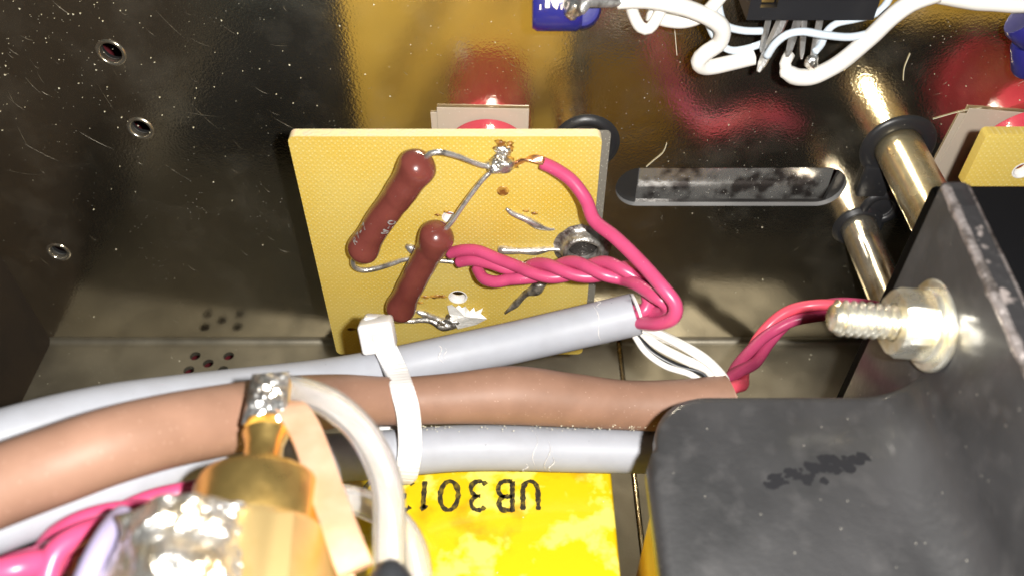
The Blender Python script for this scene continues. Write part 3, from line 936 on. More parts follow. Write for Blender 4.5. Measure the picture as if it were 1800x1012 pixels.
add('latch_slot', box(P(668, 592, 10.44), 0.2, 0.02, 0.09, 0.005, hr, 1), 'slot_shadow', tie, sharp=40)  # shade of the slot, put into a greyer plate on the head
add('head', box(P(664, 588, 10.62), 0.42, 0.34, 0.40, 0.05, hr, 3), 'nylon', tie)
add('head_lip', box(P(660, 566, 10.72), 0.30, 0.22, 0.18, 0.05, hr @ Matrix.Rotation(math.radians(12), 3, 'Y'), 3), 'nylon', tie)

# ================================================================== PINK WIRES
pw = thing('pink_wire', P(1045, 390, 10.8), 'single pink wire arching from the soldered joint to the grey cable end', 'wire', 'pink wires at the board')
add('insulation', wire([(953, 287, 11.02), (975, 297, 10.98), (1005, 318, 10.93), (1030, 352, 10.9), (1045, 388, 10.8), (1082, 418, 10.6), (1125, 460, 10.4), (1165, 505, 10.2), (1187, 535, 10.17), (1183, 558, 10.25), (1158, 568, 10.45), (1130, 567, 10.75), (1105, 562, 11.0)], 0.088, 16), 'pink', pw)
add('bare_strands', copper_bit(), 'copper_wire', pw)

def rope(pts, n, R, r, turns, phase=0.0):
    """n strands laid round a smooth centre line; returns their paths"""
    path = smooth_path(pix(pts, r), 0.05)
    fr = frames(path)
    L_ = [0.0]
    for i in range(1, len(path)):
        L_.append(L_[-1] + (path[i][0] - path[i - 1][0]).length)
    out = []
    for k in range(n):
        q = []
        for i, ((p, rr), (t, nn, bb)) in enumerate(zip(path, fr)):
            a = phase + 2 * PI * (k / n + turns * L_[i] / L_[-1])
            q.append((p + (nn * math.cos(a) + bb * math.sin(a)) * R, rr))
        out.append(q)
    return out
PW = 0.085
core = [(915, 477, 11.75), (960, 475, 11.55), (1010, 473, 11.35), (1060, 474, 11.15), (1100, 478, 11.0)]
rp = rope(core, 3, 0.1, PW, 1.08, 2.2)
heads = [[(790, 446, 12.15), (812, 440, 12.0), (840, 441, 11.9), (875, 455, 11.8)],
         [(806, 461, 12.15), (830, 457, 12.0), (862, 463, 11.9), (890, 472, 11.85)],
         [(838, 470, 12.1), (850, 489, 11.95), (872, 495, 11.85), (895, 491, 11.8)]]
tails = [[(1128, 477, 10.8), (1148, 492, 10.7), (1150, 520, 10.75), (1142, 545, 10.85), (1125, 566, 10.95), (1100, 560, 11.05)],
         [(1120, 500, 10.75), (1150, 520, 10.5), (1168, 532, 10.45), (1172, 543, 10.55), (1150, 548, 10.8), (1122, 545, 10.95), (1100, 552, 11.05)],
         [(1118, 488, 10.9), (1135, 510, 10.85), (1139, 535, 10.8), (1128, 550, 10.8), (1116, 556, 10.95), (1098, 560, 11.05)]]
# match the strands to the lead-ins by height at the left end and to the tails at the right
order = sorted(range(3), key=lambda k: -rp[k][0][0].dot(UP))
tl = sorted(range(3), key=lambda k: -rp[k][-1][0].dot(UP))
labs = ['pink wire starting highest on the board, twisted into the bundle', 'pink wire starting in the middle on the board, ending in a dark joint', 'pink wire with the lowest sagging loop before the twisted bundle']
for i, k in enumerate(order):
    ti = [0, 2, 1][tl.index(k)]
    pts = pix(heads[i], PW) + rp[k][::4] + pix(tails[ti], PW)
    o = add('pink_wire', sweep(smooth_path(pts, 0.05), 16), 'pink')
    tag(o, labs[i], 'wire', 'pink wires at the board')

core = [(1255, 718, 10.75), (1278, 692, 11.0), (1294, 668, 11.8), (1314, 638, 12.6), (1345, 594, 13.0), (1385, 560, 13.0), (1425, 546, 12.9), (1475, 541, 12.9), (1540, 550, 13.0)]
lab3 = ['pink wire facing the camera in the twisted trio behind the bolt tip', 'pink wire winding lowest in the twisted trio behind the bolt tip', 'rosier pink wire in the twisted trio behind the bolt tip']
for k, q in enumerate(rope(core, 3, 0.1, 0.086, 1.25, 1.7)):
    o = add('pink_wire', sweep(q, 16), 'rose' if k == 2 else 'pink')
    tag(o, lab3[k], 'wire', 'pink wires twisted behind the bolt')

# white and black wires from the grey cable to the brown sleeve
ww = [([(1100, 564, 11.0), (1130, 574, 10.9), (1170, 592, 10.75), (1225, 624, 10.7), (1258, 652, 10.75), (1268, 690, 10.8)], 0.05, 'white_pvc', 'slim white wire lying in front of the other white wires at the cable end'),
      ([(1100, 566, 11.05), (1128, 577, 10.95), (1160, 588, 10.85), (1215, 615, 10.75), (1250, 640, 10.75), (1275, 672, 10.8), (1262, 695, 10.8)], 0.066, 'white_pvc', 'topmost white wire between the grey cable end and the brown sleeve'),
      ([(1100, 566, 11.05), (1126, 580, 11.0), (1155, 606, 10.9), (1205, 632, 10.8), (1245, 650, 10.8), (1262, 680, 10.85)], 0.062, 'white_pvc', 'second white wire between the grey cable end and the brown sleeve'),
      ([(1100, 570, 11.1), (1114, 587, 11.05), (1135, 618, 10.95), (1170, 643, 10.9), (1215, 658, 10.85), (1245, 680, 10.9)], 0.042, 'white_pvc', 'thin lowest white wire sagging between the grey cable end and brown sleeve'),
      ([(1100, 568, 11.1), (1118, 588, 11.05), (1145, 618, 10.98), (1190, 643, 10.93), (1235, 655, 10.9), (1250, 680, 10.9)], 0.045, 'black_pvc', 'thin black wire among the white wires at the brown sleeve')]
for pts, r, m, lab in ww:
    tag(add('black_wire' if m == 'black_pvc' else 'white_wire', wire(pts, r, 12), m), lab, 'wire', 'thin wires entering the brown sleeve')

# lower left bundle
core = [(-40, 1040, 7.5), (50, 995, 7.4), (110, 955, 7.35), (180, 922, 7.5), (250, 900, 7.7), (320, 884, 7.9), (380, 864, 8.1)]
lab4 = ['pink wire lying uppermost in the loose bundle below the brown sleeve', 'pink wire lying lowest in the loose bundle below the brown sleeve', 'pink wire crossing the middle of the loose bundle below the brown sleeve']
for k, q in enumerate(rope(core, 3, 0.105, 0.095, 1.0, 0.4)):
    tag(add('pink_wire', sweep(q, 16), 'pink'), lab4[k], 'wire', 'pink wires beside the silver connector')
tag(add('pink_wire', wire([(205, 918, 7.35), (150, 935, 7.0), (100, 968, 6.8), (80, 1020, 6.7), (70, 1060, 6.6)], 0.1, 16), 'pink'), 'pink wire dropping steeply out of the bundle beside the lilac wire', 'wire', 'pink wires beside the silver connector')
tag(add('pink_wire', wire([(120, 990, 6.95), (70, 990, 6.75), (25, 1000, 6.6), (-60, 1020, 6.5)], 0.115, 16), 'pink'), 'thick blurred pink wire nearest the bottom left corner', 'wire', 'pink wires beside the silver connector')
tag(add('lilac_wire', wire([(215, 905, 6.7), (192, 935, 6.4), (165, 985, 6.15), (135, 1060, 5.9)], 0.088, 16), 'lilac'), 'pale lilac wire standing between pink bundle and silver connector', 'wire')

# ================================================================== YELLOW CAPACITORS
def film_cap(x0, x1, y0, y1, z1, label, m='yellow_film'):
    t = thing('film_capacitor', ((x0 + x1) / 2, (y0 + y1) / 2, 0), label, 'capacitor', 'yellow wrapped capacitors')
    add('body', box(((x0 + x1) / 2, (y0 + y1) / 2, z1 / 2 + 0.01), x1 - x0, y1 - y0, z1 - 0.02, 0.07, None, 3), m, t)
    return t
z1 = 3.5
xr = PZ(1076, 835, z1).x
fc = film_cap(-2.9, xr, -9.2, -4.7, z1, 'bright yellow taped capacitor box with upside-down black lettering')
xd, yd = Vector((-1, 0, 0)), Vector((0, -1, 0))
for ch, cx, wd in (('U', 932, 0.23), ('B', 889, 0.215), ('3', 841, 0.225), ('0', 791, 0.25), ('1', 747, 0.2), ('3', 713, 0.225), ('0', 657, 0.25)):
    top = PZ(cx, 845, z1)
    o_ = Vector((top.x + wd / 2, top.y, z1))
    add('letter', glyph(ch, o_, xd, yd, wd, 0.415, 0.062, None, 0.004, 0.7), 'ink', fc, smooth=False)
film_cap(1.52, 4.1, -9.6, -6.42, 5.44, 'yellow taped capacitor box standing in shade under the black bracket', 'yellow_side')

# ================================================================== BLACK BRACKET, BOLT, NUT, WASHERS
PXF = 4.28
cr_ = PX(1655, 318, PXF)
yb, zt = cr_.y, cr_.z
zf = CAM.z - 7.4
bk = thing('bracket', (PXF, -6, zf), 'large black enamelled steel bracket with scuffed edge holding the bolt', 'bracket')
SL = 0.09
def plate_mesh():
    bm = bmesh.new()
    bmesh.ops.create_cube(bm, size=1)
    y0 = -10.2
    for v in bm.verts:
        v.co = Vector((PXF + (0.26 if v.co.x > 0 else 0.0), yb if v.co.y > 0 else y0, (zt - (0 if v.co.y > 0 else SL * (yb - y0))) if v.co.z > 0 else 0.3))
    bmesh.ops.bevel(bm, geom=list(bm.edges), offset=0.035, segments=2, profile=0.5, affect='EDGES')
    return bm_out(bm)
add('plate', plate_mesh(), 'black_paint', bk, sharp=40)
def worn_strip():
    vs, fs = [], []
    N = 70
    for i in range(N + 1):
        y = yb - 0.05 - i * (4.0 / N)
        j = 0.5 + 0.5 * noise.noise(Vector((y * 5, 0, 0))) + 0.35 * noise.noise(Vector((y * 17, 3, 0)))
        zz = zt - SL * (yb - y)
        dn = 0.03 + 0.06 * max(0, j); ac = 0.02 + 0.035 * max(0, j)
        vs += [Vector((PXF - 0.004, y, zz - dn)), Vector((PXF - 0.004, y, zz - 0.03)), Vector((PXF + 0.01, y, zz - 0.006)), Vector((PXF + 0.03 , y, zz + 0.004)), Vector((PXF + 0.03 + ac, y, zz + 0.004))]
    for i in range(N):
        for k in range(4):
            fs.append((i * 5 + k, i * 5 + k + 1, (i + 1) * 5 + k + 1, (i + 1) * 5 + k))
    return vs, fs
add('worn_edge', worn_strip(), 'bare_edge', bk)
tt = zt + 0.003
def on_top(y, h):
    return zt - SL * (yb - y) + h
ya, yz = yb - 0.35, -10.1
add('edge_scuffs', ([Vector((PXF + 0.06, ya, on_top(ya, 0.004))), Vector((PXF + 0.225, ya, on_top(ya, 0.004))), Vector((PXF + 0.225, yz, on_top(yz, 0.004))), Vector((PXF + 0.06, yz, on_top(yz, 0.004)))], [(0, 3, 2, 1)]), 'scuffed_paint', bk, smooth=False)
add('bright_edge', sweep([(Vector((PXF + 0.25, yb - 0.06, on_top(yb - 0.06, -0.006))), 0.016), (Vector((PXF + 0.25, -10.1, on_top(-10.1, -0.006))), 0.016)], 8), 'bare_edge', bk)
# flange: a tongue bent out of the plate, rounded corner, fillet along the bend
fl_x0 = 1.48
fy1 = -5.62
def flange_mesh():
    R = 0.62
    RF = 0.55
    th = 0.24
    y0 = -10.2
    # outline in plan, going from the plate along the back edge to the rounded corner, then down the left edge
    back = []
    bm = bmesh.new()
    # columns along x; each has back y
    xs = [fl_x0 + R * (1 - math.cos(a * PI / 2 / 10)) for a in range(11)]
    xs += [fl_x0 + R + (PXF - RF - fl_x0 - R) * k / 8 for k in range(1, 9)]
    prof = []
    for x in xs:
        if x < fl_x0 + R:
            q = (x - fl_x0 - R) / R
            ybk = fy1 - R + R * math.sqrt(max(0, 1 - q * q))
        else:
            ybk = fy1
        prof.append((x, zf, ybk, Vector((0, 0, 1))))
    for k in range(1, 11):
        a = k * PI / 2 / 10
        prof.append((PXF - RF + RF * math.sin(a), zf + RF * (1 - math.cos(a)), fy1, Vector((-math.sin(a), 0, math.cos(a)))))
    rows = []
    rd = 0.15
    for x, z, ybk, n in prof:
        # cross-section along y: front top .. rounded back edge .. bottom
        p = Vector((x, 0, z))
        sec = []
        for yy in (y0, -9.0, -8.0, -7.0, ybk - 0.5, ybk - rd):
            sec.append(p + Vector((0, min(yy, ybk - rd), 0)))
        for k in range(1, 5):
            a = k * PI / 2 / 4
            sec.append(p + Vector((0, ybk - rd + rd * math.sin(a), 0)) - n * (rd * (1 - math.cos(a))))
        sec.append(p + Vector((0, ybk, 0)) - n * th)
        sec.append(p + Vector((0, y0, 0)) - n * th)
        rows.append(sec)
    # rounded left lip
    lip = []
    for k in (2, 1, 0):
        a = k * PI / 2 / 3
        sec = [q.copy() for q in rows[0]]
        for j, q in enumerate(sec[:-2]):
            q.x -= 0.12 * math.sin(PI / 2 * (k + 1) / 3) if True else 0
            q.z -= 0.12 * (1 - math.cos(PI / 2 * (k + 1) / 3))
        for q in sec[-2:]:
            q.x -= 0.12 * math.sin(PI / 2 * (k + 1) / 3)
        for q in sec:
            q.y = min(q.y, fy1 - R - 0.30 * math.sin(PI / 2 * (k + 1) / 3))
        lip.append(sec)
    rows = lip + rows
    vs = [q for s in rows for q in s]
    k = len(rows[0])
    fs = []
    for i in range(len(rows) - 1):
        for j in range(k - 1):
            fs.append((i * k + j, i * k + j + 1, (i + 1) * k + j + 1, (i + 1) * k + j))
    fs.append(tuple(range(k)))
    return vs, fs
add('flange', flange_mesh(), 'black_paint', bk, sharp=50)
def smear():
    vs, fs = [], []
    rnd = random.Random(5)
    for k in range(46):
        t = rnd.random()
        q = PZ(1345 + t * 175 + rnd.gauss(0, 5), 852 - 50 * t + rnd.gauss(0, 4 + 7 * t), zf)
        n0 = len(vs)
        r = rnd.uniform(0.02, 0.075)
        m = 9
        for j in range(m):
            a = 2 * PI * j / m
            rr = r * rnd.uniform(0.55, 1.2)
            vs.append(q + Vector((rr * 1.3 * math.cos(a), rr * math.sin(a), 0.002 + 0.00012 * k)))
        fs.append(tuple(range(n0, n0 + m)))
    return vs, fs
M['tar'] = mat('dark_smear', (0.006, 0.006, 0.008), 0.6)
add('dark_smear', smear(), 'tar', bk, smooth=False)

bc = PX(1640, 572, PXF)
bdir = Vector((-1, 0.02, 0.10)).normalized()
wsh = add('flat_washer', lathe([(0.2, 0.0), (0.2, 0.055), (0.455, 0.055), (0.475, 0.035), (0.475, 0.0)], bc + Vector((-0.004, 0, 0)), bdir, 56), 'zinc', sharp=35)
tag(wsh, 'wide flat zinc washer under the nut against the black bracket', 'washer', 'washers on the bolt')
spr = add('spring_washer', lathe([(0.2, 0.058), (0.2, 0.135), (0.37, 0.135), (0.385, 0.12), (0.385, 0.07), (0.37, 0.058)], bc, bdir, 48), 'zinc', sharp=35)
tag(spr, 'narrow spring washer squeezed between the nut and wide washer', 'washer', 'washers on the bolt')
def hexnut():
    parts = []
    axis = bdir
    u = (Vector((0, 0, 1)) - axis * axis.z).normalized()
    u = Matrix.Rotation(math.radians(-17), 3, axis) @ u
    v = axis.cross(u)
    vs, fs = [], []
    n = 48
    rows = []
    Rr = 0.36
    for h, lim in ((0.137, 0.335), (0.165, 9), (0.395, 9), (0.43, 0.325), (0.43, 0.2), (0.137, 0.2)):
        for k in range(n):
            a = 2 * PI * k / n
            am = (a % (PI / 3)) - PI / 6
            rh = Rr * math.cos(PI / 6) / math.cos(am)
            r = min(rh, lim) if lim > 0.21 else lim
            hh = h
            if lim == 9:          # the chamfer cuts the corners: scalloped faces
                cut = max(0.0, rh - 0.325) * 0.6
                hh = h - cut if h > 0.3 else h + cut
            vs.append(bc + axis * hh + (u * math.cos(a) + v * math.sin(a)) * r)
    for i in range(6):
        i2 = (i + 1) % 6
        for k in range(n):
            k2 = (k + 1) % n
            fs.append((i * n + k, i * n + k2, i2 * n + k2, i2 * n + k))
    return vs, fs
nut = add('hex_nut', hexnut(), 'zinc', sharp=25)
tag(nut, 'hexagonal zinc nut tightened on the bolt through the black bracket', 'nut')
def screw(L0, L1, R, pitch):
    seg = 40
    vs, fs = [], []
    axis = bdir
    u = (Vector((0, 0, 1)) - axis * axis.z).normalized(); v = axis.cross(u)
    step = pitch / 8
    n = int((L1 - L0) / step)
    for i in range(n + 1):
        h = L0 + i * step
        for k in range(seg):
            a = 2 * PI * k / seg
            ph = (h / pitch + k / seg) % 1.0
            r = R - 0.05 * (1 - abs(2 * ph - 1)) ** 0.8
            if h > L1 - 0.05:
                r = min(r, R - 0.03 - (h - L1 + 0.05) * 0.6)
            vs.append(bc + axis * h + (u * math.cos(a) + v * math.sin(a)) * r)
    for i in range(n):
        for k in range(seg):
            k2 = (k + 1) % seg
            fs.append((i * seg + k, i * seg + k2, (i + 1) * seg + k2, (i + 1) * seg + k))
    c = len(vs)
    vs.append(bc + axis * (L0 + n * step + 0.01))
    for k in range(seg):
        fs.append((n * seg + k, n * seg + (k + 1) % seg, c))
    return vs, fs
blt = add('bolt', screw(-0.3, 1.06, 0.192, 0.085), 'zinc')
tag(blt, 'short threaded zinc bolt pointing left out of the black bracket', 'bolt')

tb = PY(1735, 324, -3.4)
blk = add('black_block', box((8.2, -6.9, tb.z / 2), 6.6, 7.0, tb.z, 0.06, None, 3), 'black_matt', sharp=40)
tag(blk, 'matt black block standing beyond the bracket at the right edge', 'block')

# ================================================================== RELAY BLOCK AND WHITE WIRES AT THE TOP
RY = -1.25
r0, r1 = PY(1312, 36, RY), PY(1535, 36, RY)
rl = thing('relay', ((r0.x + r1.x) / 2, RY, r0.z), 'black plastic relay block with tinned pins at the top of the wall', 'relay')
rz0 = r0.z
nx = PY(1364, 20, RY).x; n0x = PY(1335, 20, RY).x; nz = PY(1350, 14, RY).z
add('case', extrude_outline([[(r0.x, rz0), (r1.x, rz0), (r1.x + 0.03, rz0 + 1.6), (nx, rz0 + 1.6), (nx, nz), (n0x, nz), (n0x, rz0 + 1.6), (r0.x, rz0 + 1.6)]], RY, RY + 0.85), 'black_case', rl, smooth=False)
add('contact', box(((nx + n0x) / 2, RY + 0.25, nz + 0.5), nx - n0x - 0.02, 0.3, 0.98, 0.02), 'brass', rl, sharp=40)
pins = [((1352, 30), (1338, 92), 0.045), ((1378, 30), (1333, 127), 0.075), ((1404, 30), (1384, 100), 0.06), ((1414, 30), (1409, 104), 0.04), ((1442, 30), (1426, 116), 0.05)]
for (a, b, wd) in pins:
    p0, p1 = PY(*a, RY + 0.35), PY(*b, RY - 0.12)
    dr = (p1 - p0)
    rows = []
    for s, f in ((0, 1.0), (0.55, 1.0), (0.85, 0.8), (1.0, 0.35)):
        rows.append((p0 + dr * s, wd * f))
    add('pin', sweep(rows, 6, True), 'tin', rl, sharp=30)
tag(add('lead_blob', blob(PY(1428, 110, RY - 0.1), 0.09, 0.08, 0.1, 0.4, 3, 3), 'solder'), 'round solder blob at the tip of the relay pin nearest the black case corner', 'solder')
bpy.data.objects['lead_blob'].name = 'solder_blob'

def wy(pts, r, seg=14, wob=0.0):
    return sweep(smooth_path([(PY(a, b, y), rr[0] if rr else r) for a, b, y, *rr in pts], 0.05), seg, True, wob)
wires_top = [
    ('white_wire', [(1085, 2, -1.5), (1130, 0, -1.5), (1190, 10, -1.45), (1240, 28, -1.4), (1268, 48, -1.35), (1266, 74, -1.3), (1240, 94, -1.3), (1228, 108, -1.3), (1240, 119, -1.25), (1280, 112, -1.2), (1326, 101, -1.2)], 0.105, 'white_pvc', 'thick white wire bent back to the leftmost relay pin'),
    ('white_wire', [(1108, -10, -1.4), (1112, 22, -1.35), (1126, 48, -1.35), (1142, 50, -1.35), (1156, 30, -1.35), (1166, 5, -1.35), (1168, -25, -1.35)], 0.075, 'white_pvc', 'white twisted lead hanging in a narrow loop beside the blue capacitors'),
    ('white_wire', [(1140, 25, -1.2), (1170, 36, -1.2), (1205, 38, -1.2), (1240, 24, -1.25), (1270, -10, -1.3)], 0.085, 'white_pvc', 'white wire sagging behind the narrow loop'),
    ('white_wire', [(1372, 128, -1.35, 0.06), (1384, 128, -1.35, 0.10), (1402, 136, -1.35), (1432, 134, -1.35), (1480, 108, -1.4), (1530, 66, -1.45), (1570, 28, -1.5), (1605, 4, -1.5), (1650, -12, -1.5)], 0.112, 'white_pvc', 'thick white wire sweeping up to the right from the relay pins'),
    ('white_wire', [(1385, 130, -1.35), (1380, 112, -1.3), (1388, 96, -1.2)], 0.075, 'white_pvc', 'stripped white wire stub soldered to a middle relay pin'),
    ('pale_wire', [(1262, -20, -1.2), (1264, 15, -1.2), (1275, 44, -1.2), (1305, 54, -1.2), (1340, 55, -1.2)], 0.048, 'ice_pvc', 'thin pale blue wire reaching the relay from the upper left'),
    ('pale_wire', [(1240, 30, -1.1), (1258, 68, -1.1), (1282, 88, -1.12), (1312, 86, -1.15), (1342, 76, -1.15)], 0.048, 'ice_pvc', 'thin pale blue wire curving below the other to the leftmost pins'),
    ('pale_wire', [(1348, 100, -1.42), (1362, 78, -1.45), (1384, 61, -1.48), (1412, 56, -1.48), (1450, 62, -1.48), (1500, 65, -1.45), (1550, 50, -1.4), (1585, 20, -1.4)], 0.05, 'ice_pvc', 'thin pale blue wire crossing in front of the relay pins'),
    ('pale_wire', [(1432, 92, -1.3), (1444, 78, -1.2), (1452, 58, -1.1), (1470, 42, -1.05), (1505, 34, -1.05), (1540, 24, -1.1), (1560, 4, -1.1), (1570, -20, -1.1)], 0.048, 'ice_pvc', 'thin pale blue wire from the rightmost pin passing behind the case'),
    ('white_wire', [(1640, -10, -1.4), (1690, 0, -1.4), (1740, 6, -1.4), (1800, 8, -1.4), (1850, 2, -1.4)], 0.1, 'white_pvc', 'frayed white lead along the upper right corner'),
]
for nm, pts, r, m, lab in wires_top:
    tag(add(nm, wy(pts, r, 14, 0.06 if m == 'white_pvc' else 0.0), m), lab, 'wire', 'white and pale wires at the relay')

# blue capacitors
def blue_cap(a, b, r, label, text=None):
    ax = (b - a).normalized(); Ln = (b - a).length
    t = thing('blue_capacitor', a, label, 'capacitor', 'blue sleeved capacitors')
    body = add('body', lathe([(0.0, 0.02), (r * 0.7, 0.01), (r * 0.9, 0.0), (r, 0.06), (r, Ln - 0.06), (r * 0.9, Ln), (r * 0.7, Ln - 0.01), (0.0, Ln - 0.02)], a, ax, 40), 'blue', t, sharp=50)
    if text:
        def surf(q):
            h = (q - a).dot(ax); base = a + ax * h
            n = (q - base).normalized()
            return base + n * r, n
        for ch, px, py, wd, ht in text:
            q = PY(px, py, a.y - r * 0.8)
            add('letter', glyph(ch, q, ax, Vector((0, 0.35, 0.94)).normalized(), wd, ht, 0.05, surf, 0.006, 0.3), 'cream_print', t, smooth=False)
    return t
cy = -1.4
blue_cap(PY(936, 2, cy), PY(1022, 2, cy), 0.36, 'blue capacitor lying level with pale capital print on its side', [('.', 943, 11, 0.09, 0.2), ('N', 960, 12, 0.13, 0.22), ('.', 980, 11, 0.09, 0.2), ('P', 991, 11, 0.12, 0.22)])
blue_cap(PY(1023, 22, -0.6), PY(1023, 14, -1.35), 0.24, 'blue capacitor seen end on below the printed one')
tag(add('solder_blob', blob(PY(1008, 12, -1.75), 0.12, 0.1, 0.14, 0.4, 3, 3, seed=2), 'solder'), 'shiny solder blob at the end of the printed blue capacitor', 'solder')
tag(add('tinned_lead', wy([(1000, 14, -1.75), (1022, 16, -1.75), (1032, 3, -1.7), (1060, 4, -1.6), (1100, 2, -1.5)], 0.07, 12, 0.4), 'tin'), 'tinned lead running from the blue capacitors to the white wires', 'lead')
blue_cap(PY(1802, 24, -1.0), PY(1840, 58, -1.1), 0.33, 'blue capacitor cut by the edge at the upper right corner')
blue_cap(PY(1812, 72, -1.0), PY(1812, 122, -1.0), 0.24, 'blue capacitor standing upright just below another at the right edge')

# ================================================================== BRASS TERMINAL, SILVER CONNECTOR AND COPPER AT LOWER LEFT
A0 = P(447, 930, 6.9)
tax = Vector((-0.1, 1, 0.0)).normalized()
bt = thing('brass_terminal', A0, 'brass terminal with a tinned solder lug below the brown sleeve', 'terminal')
add('collar', lathe([(0.50, -0.12), (0.52, -0.05), (0.52, 0.33), (0.50, 0.39), (0.44, 0.42), (0.2, 0.44)], A0, tax, 48), 'brass', bt, sharp=45)
def hexbody():
    u = Matrix.Rotation(math.radians(38), 3, tax) @ (Vector((0, 0, 1)) - tax * tax.z).normalized()
    v = tax.cross(u)
    vs, fs = [], []
    n = 48
    for h, lim in ((-1.6, 9), (-0.2, 9), (-0.12, 0.60), (-0.11, 0.45)):
        for k in range(n):
            a = 2 * PI * k / n
            am = (a % (PI / 3)) - PI / 6
            r = min(0.70 * math.cos(PI / 6) / math.cos(am), lim)
            vs.append(A0 + tax * h + (u * math.cos(a) + v * math.sin(a)) * r)
    for i in range(3):
        for k in range(n):
            k2 = (k + 1) % n
            fs.append((i * n + k, i * n + k2, (i + 1) * n + k2, (i + 1) * n + k))
    return vs, fs
add('hex_body', hexbody(), 'brass_hex', bt, sharp=25)
add('neck', lathe([(0.26, 0.42), (0.2, 0.5), (0.165, 0.62), (0.165, 0.8), (0.2, 0.92)], A0, tax, 32), 'brass', bt)
Lr = Matrix((Vector((1, 0.1, 0)).normalized(), tax, Vector((0, 0, 1)))).transposed()
lug = add('solder_lug', box(A0 + tax * 1.2 + Vector((0.0, 0, 0.0)), 0.36, 0.66, 0.16, 0.05, Lr, 3), 'brass', bt)
sv = []
for i in range(40):
    pass
lb = bmesh.new()
bmesh.ops.create_grid(lb, x_segments=30, y_segments=30, size=0.5)
for v in lb.verts:
    x, y = v.co.x, v.co.y
    e = (1 - abs(2 * x) ** 4) * (1 - abs(2 * y) ** 4)
    h = 0.085 + 0.06 * e + 0.055 * noise.noise(Vector((x * 6, y * 9, 2))) * e
    v.co = A0 + tax * (1.27 + y * 0.56) + Lr @ Vector((x * (0.40 - 0.06 * (y + 0.5)), 0, h))
add('solder_coat', bm_out(lb), 'solder', lug)
add('flux_ring', blob(A0 + tax * 0.97 + Vector((0, 0, 0.09)), 0.16, 0.09, 0.07, 0.5, 4, 3, seed=4), 'flux', lug)

# silver connector, very near the camera
C0 = P(322, 1072, 6.1)
cax = Vector((-0.12, 1, 0.03)).normalized()
prof = []
for i in range(46):
    h = -1.2 + i * 0.04
    r = 0.53 + 0.03 * math.sin(h * 9)
    prof.append((r, h))
prof += [(0.51, 0.63), (0.45, 0.66), (0.0, 0.66)]
vv, ff = lathe(prof, C0, cax, 96)
v3 = []
for v in vv:
    ax_p = C0 + cax * (v - C0).dot(cax)
    q = v - ax_p
    l = q.length
    if l > 0.1:
        ang = math.atan2(q.z, q.x)
        k = 0.16 * noise.noise(v * 3.8) + 0.09 * noise.noise(v * 7.0) + (0.07 * abs(math.sin(ang * 8)) if (v - C0).dot(cax) > 0.42 else 0)
        v = ax_p + q * (1 + k)
    v3.append(v)
sc_ = add('solder_connector', (v3, ff), 'solder_cream')
tag(sc_, 'big blurred silver connector lumpy with solder in the bottom corner', 'connector')

# copper straps
def strap(pts, wd, th, wdir):
    return ribbon([(P(*q), 0) for q in pts], wdir, wd, th)
o = add('copper_strap', strap([(492, 712, 7.86), (512, 720, 7.65), (540, 765, 7.45), (580, 880, 6.95), (605, 950, 6.65), (625, 1002, 6.5)], 0.27, 0.07, (1, 0.15, -0.1)), 'copper', sharp=50)
tag(o, 'bright copper strap slanting down from the solder lug', 'strap', 'copper straps')
o = add('copper_strap', strap([(548, 920, 7.1), (562, 940, 7.0), (585, 985, 6.85), (610, 1040, 6.7)], 0.2, 0.06, (1, 0.15, -0.1)), 'copper', sharp=50)
tag(o, 'shorter copper strap lying half hidden behind the brass hexagon', 'strap', 'copper straps')

o = add('clear_tube', wire([(500, 684, 8.15), (530, 688, 8.05), (580, 708, 7.9), (630, 750, 7.8), (664, 805, 7.65), (681, 860, 7.45), (684, 910, 7.25), (684, 965, 7.05), (682, 1040, 6.85)], 0.142, 22, 0.05, hollow=0.62), 'clear')
tag(o, 'clear sleeving arching from the solder lug down into the black boot', 'sleeving', 'clear sleeving')
o = add('clear_tube', wire([(590, 872, 8.4), (640, 884, 8.35), (690, 912, 8.3), (722, 955, 8.2), (735, 1010, 8.1), (735, 1070, 8.0)], 0.14, 22, 0.05, hollow=0.7), 'clear')
tag(o, 'second clear sleeving curling behind the first over the yellow capacitor', 'sleeving', 'clear sleeving')
o = add('black_boot', lathe([(0.0, 0.36), (0.05, 0.35), (0.11, 0.30), (0.22, 0.16), (0.33, 0.0), (0.36, -0.3), (0.36, -0.8)], P(684, 1066, 6.45), UP + RT * 0.04, 40), 'black_pvc')
tag(o, 'glossy black boot closing the lower end of the clear sleeving', 'boot')

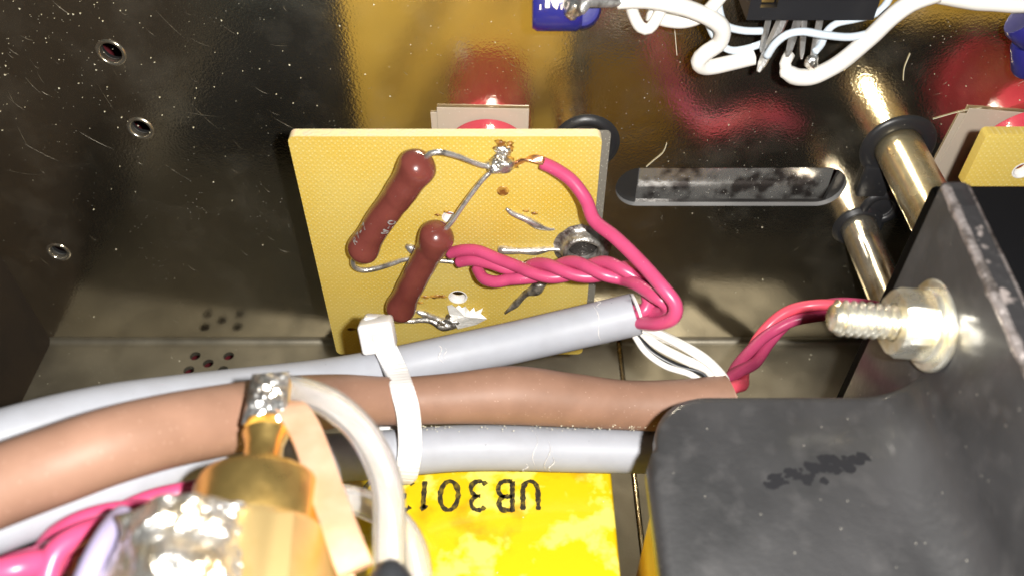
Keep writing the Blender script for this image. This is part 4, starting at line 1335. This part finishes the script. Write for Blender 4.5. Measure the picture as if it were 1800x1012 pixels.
# ================================================================== DUST AND LINT
def grains():
    vs, fs = [], []
    def grain(c, s, flat=None):
        n0 = len(vs)
        for d in ((1, 0, 0), (-0.6, 0.2, 0.8), (-0.5, -0.3, -0.8), (0, -1, 0.1)):
            vs.append(c + Vector((d[0] * random.uniform(0.4, 1.2), d[1] * random.uniform(0.3, 0.9), d[2] * random.uniform(0.4, 1.2))) * s)
        fs.extend([(n0, n0 + 1, n0 + 2), (n0, n0 + 3, n0 + 1), (n0 + 1, n0 + 3, n0 + 2), (n0 + 2, n0 + 3, n0)])
    for i in range(330):
        px, py = random.uniform(0, 1800), random.uniform(0, 590)
        if i < 120:
            px, py = abs(random.gauss(0, 220)) , abs(random.gauss(60, 130))
        p = PY(px, py, 0)
        if not (SIDE_X < p.x < X_END and p.z > 0): continue
        if sb - 0.05 < p.z < st + 0.05 and s0.x - 0.1 < p.x < s1.x + 0.1: continue
        grain(p + Vector((0, -0.005, 0)), random.choice((0.004, 0.005, 0.006, 0.008, 0.012, 0.018)))
    for i in range(60):
        px, py = random.uniform(60, 1450), random.uniform(605, 700)
        grain(PZ(px, py, 0.005), random.choice((0.008, 0.012, 0.02)))
    # grains caught along the brown sleeve
    for i in range(130):
        px = random.uniform(640, 1200)
        grain(P(px, 750 + random.gauss(0, 3), 10.45), random.choice((0.006, 0.01, 0.014)))
    # lint hairs
    for pts in (((1172, 252), (1166, 268), (1150, 282), (1136, 294)), ((1600, 95), (1590, 120), (1588, 142)), ((1640, 210), (1690, 196), (1726, 190)), ((1186, 52), (1188, 75), (1190, 98))):
        q = sweep(smooth_path([(PY(a, b, -0.012), 0.0045) for a, b in pts], 0.05), 5)
        n0 = len(vs)
        vs.extend(q[0]); fs.extend(tuple(i + n0 for i in f) for f in q[1])
    return vs, fs
def scratches():
    vs, fs = [], []
    for i in range(84):
        px, py = random.uniform(0, 1800), random.uniform(0, 580)
        if i < 34: px, py = random.uniform(0, 500), random.uniform(0, 300)
        ang = math.radians(random.gauss(35, 14) if px < 900 else random.gauss(-38, 18))
        ln = random.choice((12, 18, 25, 40, 70)) 
        dx, dy = math.cos(ang) * ln, math.sin(ang) * ln
        k = max(3, ln // 6)
        th = random.choice((0.0014, 0.0018, 0.0026))
        q = []
        for j in range(k + 1):
            t = j / k
            p = PY(px + dx * t, py + dy * t + 2 * math.sin(t * 3), -0.004)
            q.append((p, th * (0.15 + random.random()) * math.sin(PI * min(0.97, max(0.03, t)))))
        if any(not (SIDE_X < p.x < X_END and p.z > 0.02) or (sb - 0.1 < p.z < st + 0.1 and s0.x - 0.1 < p.x < s1.x + 0.1) for p, _ in q): continue
        m = sweep(q, 4, False)
        n0 = len(vs)
        vs.extend(m[0]); fs.extend(tuple(i + n0 for i in f) for f in m[1])
    return vs, fs
tag(add('scratches', scratches(), 'scratch', smooth=False), 'fine pale scratches in the brassy wall', kind='stuff')
tag(add('dust', grains(), 'dust', smooth=False), 'loose dust grains and lint on the metal', kind='stuff')
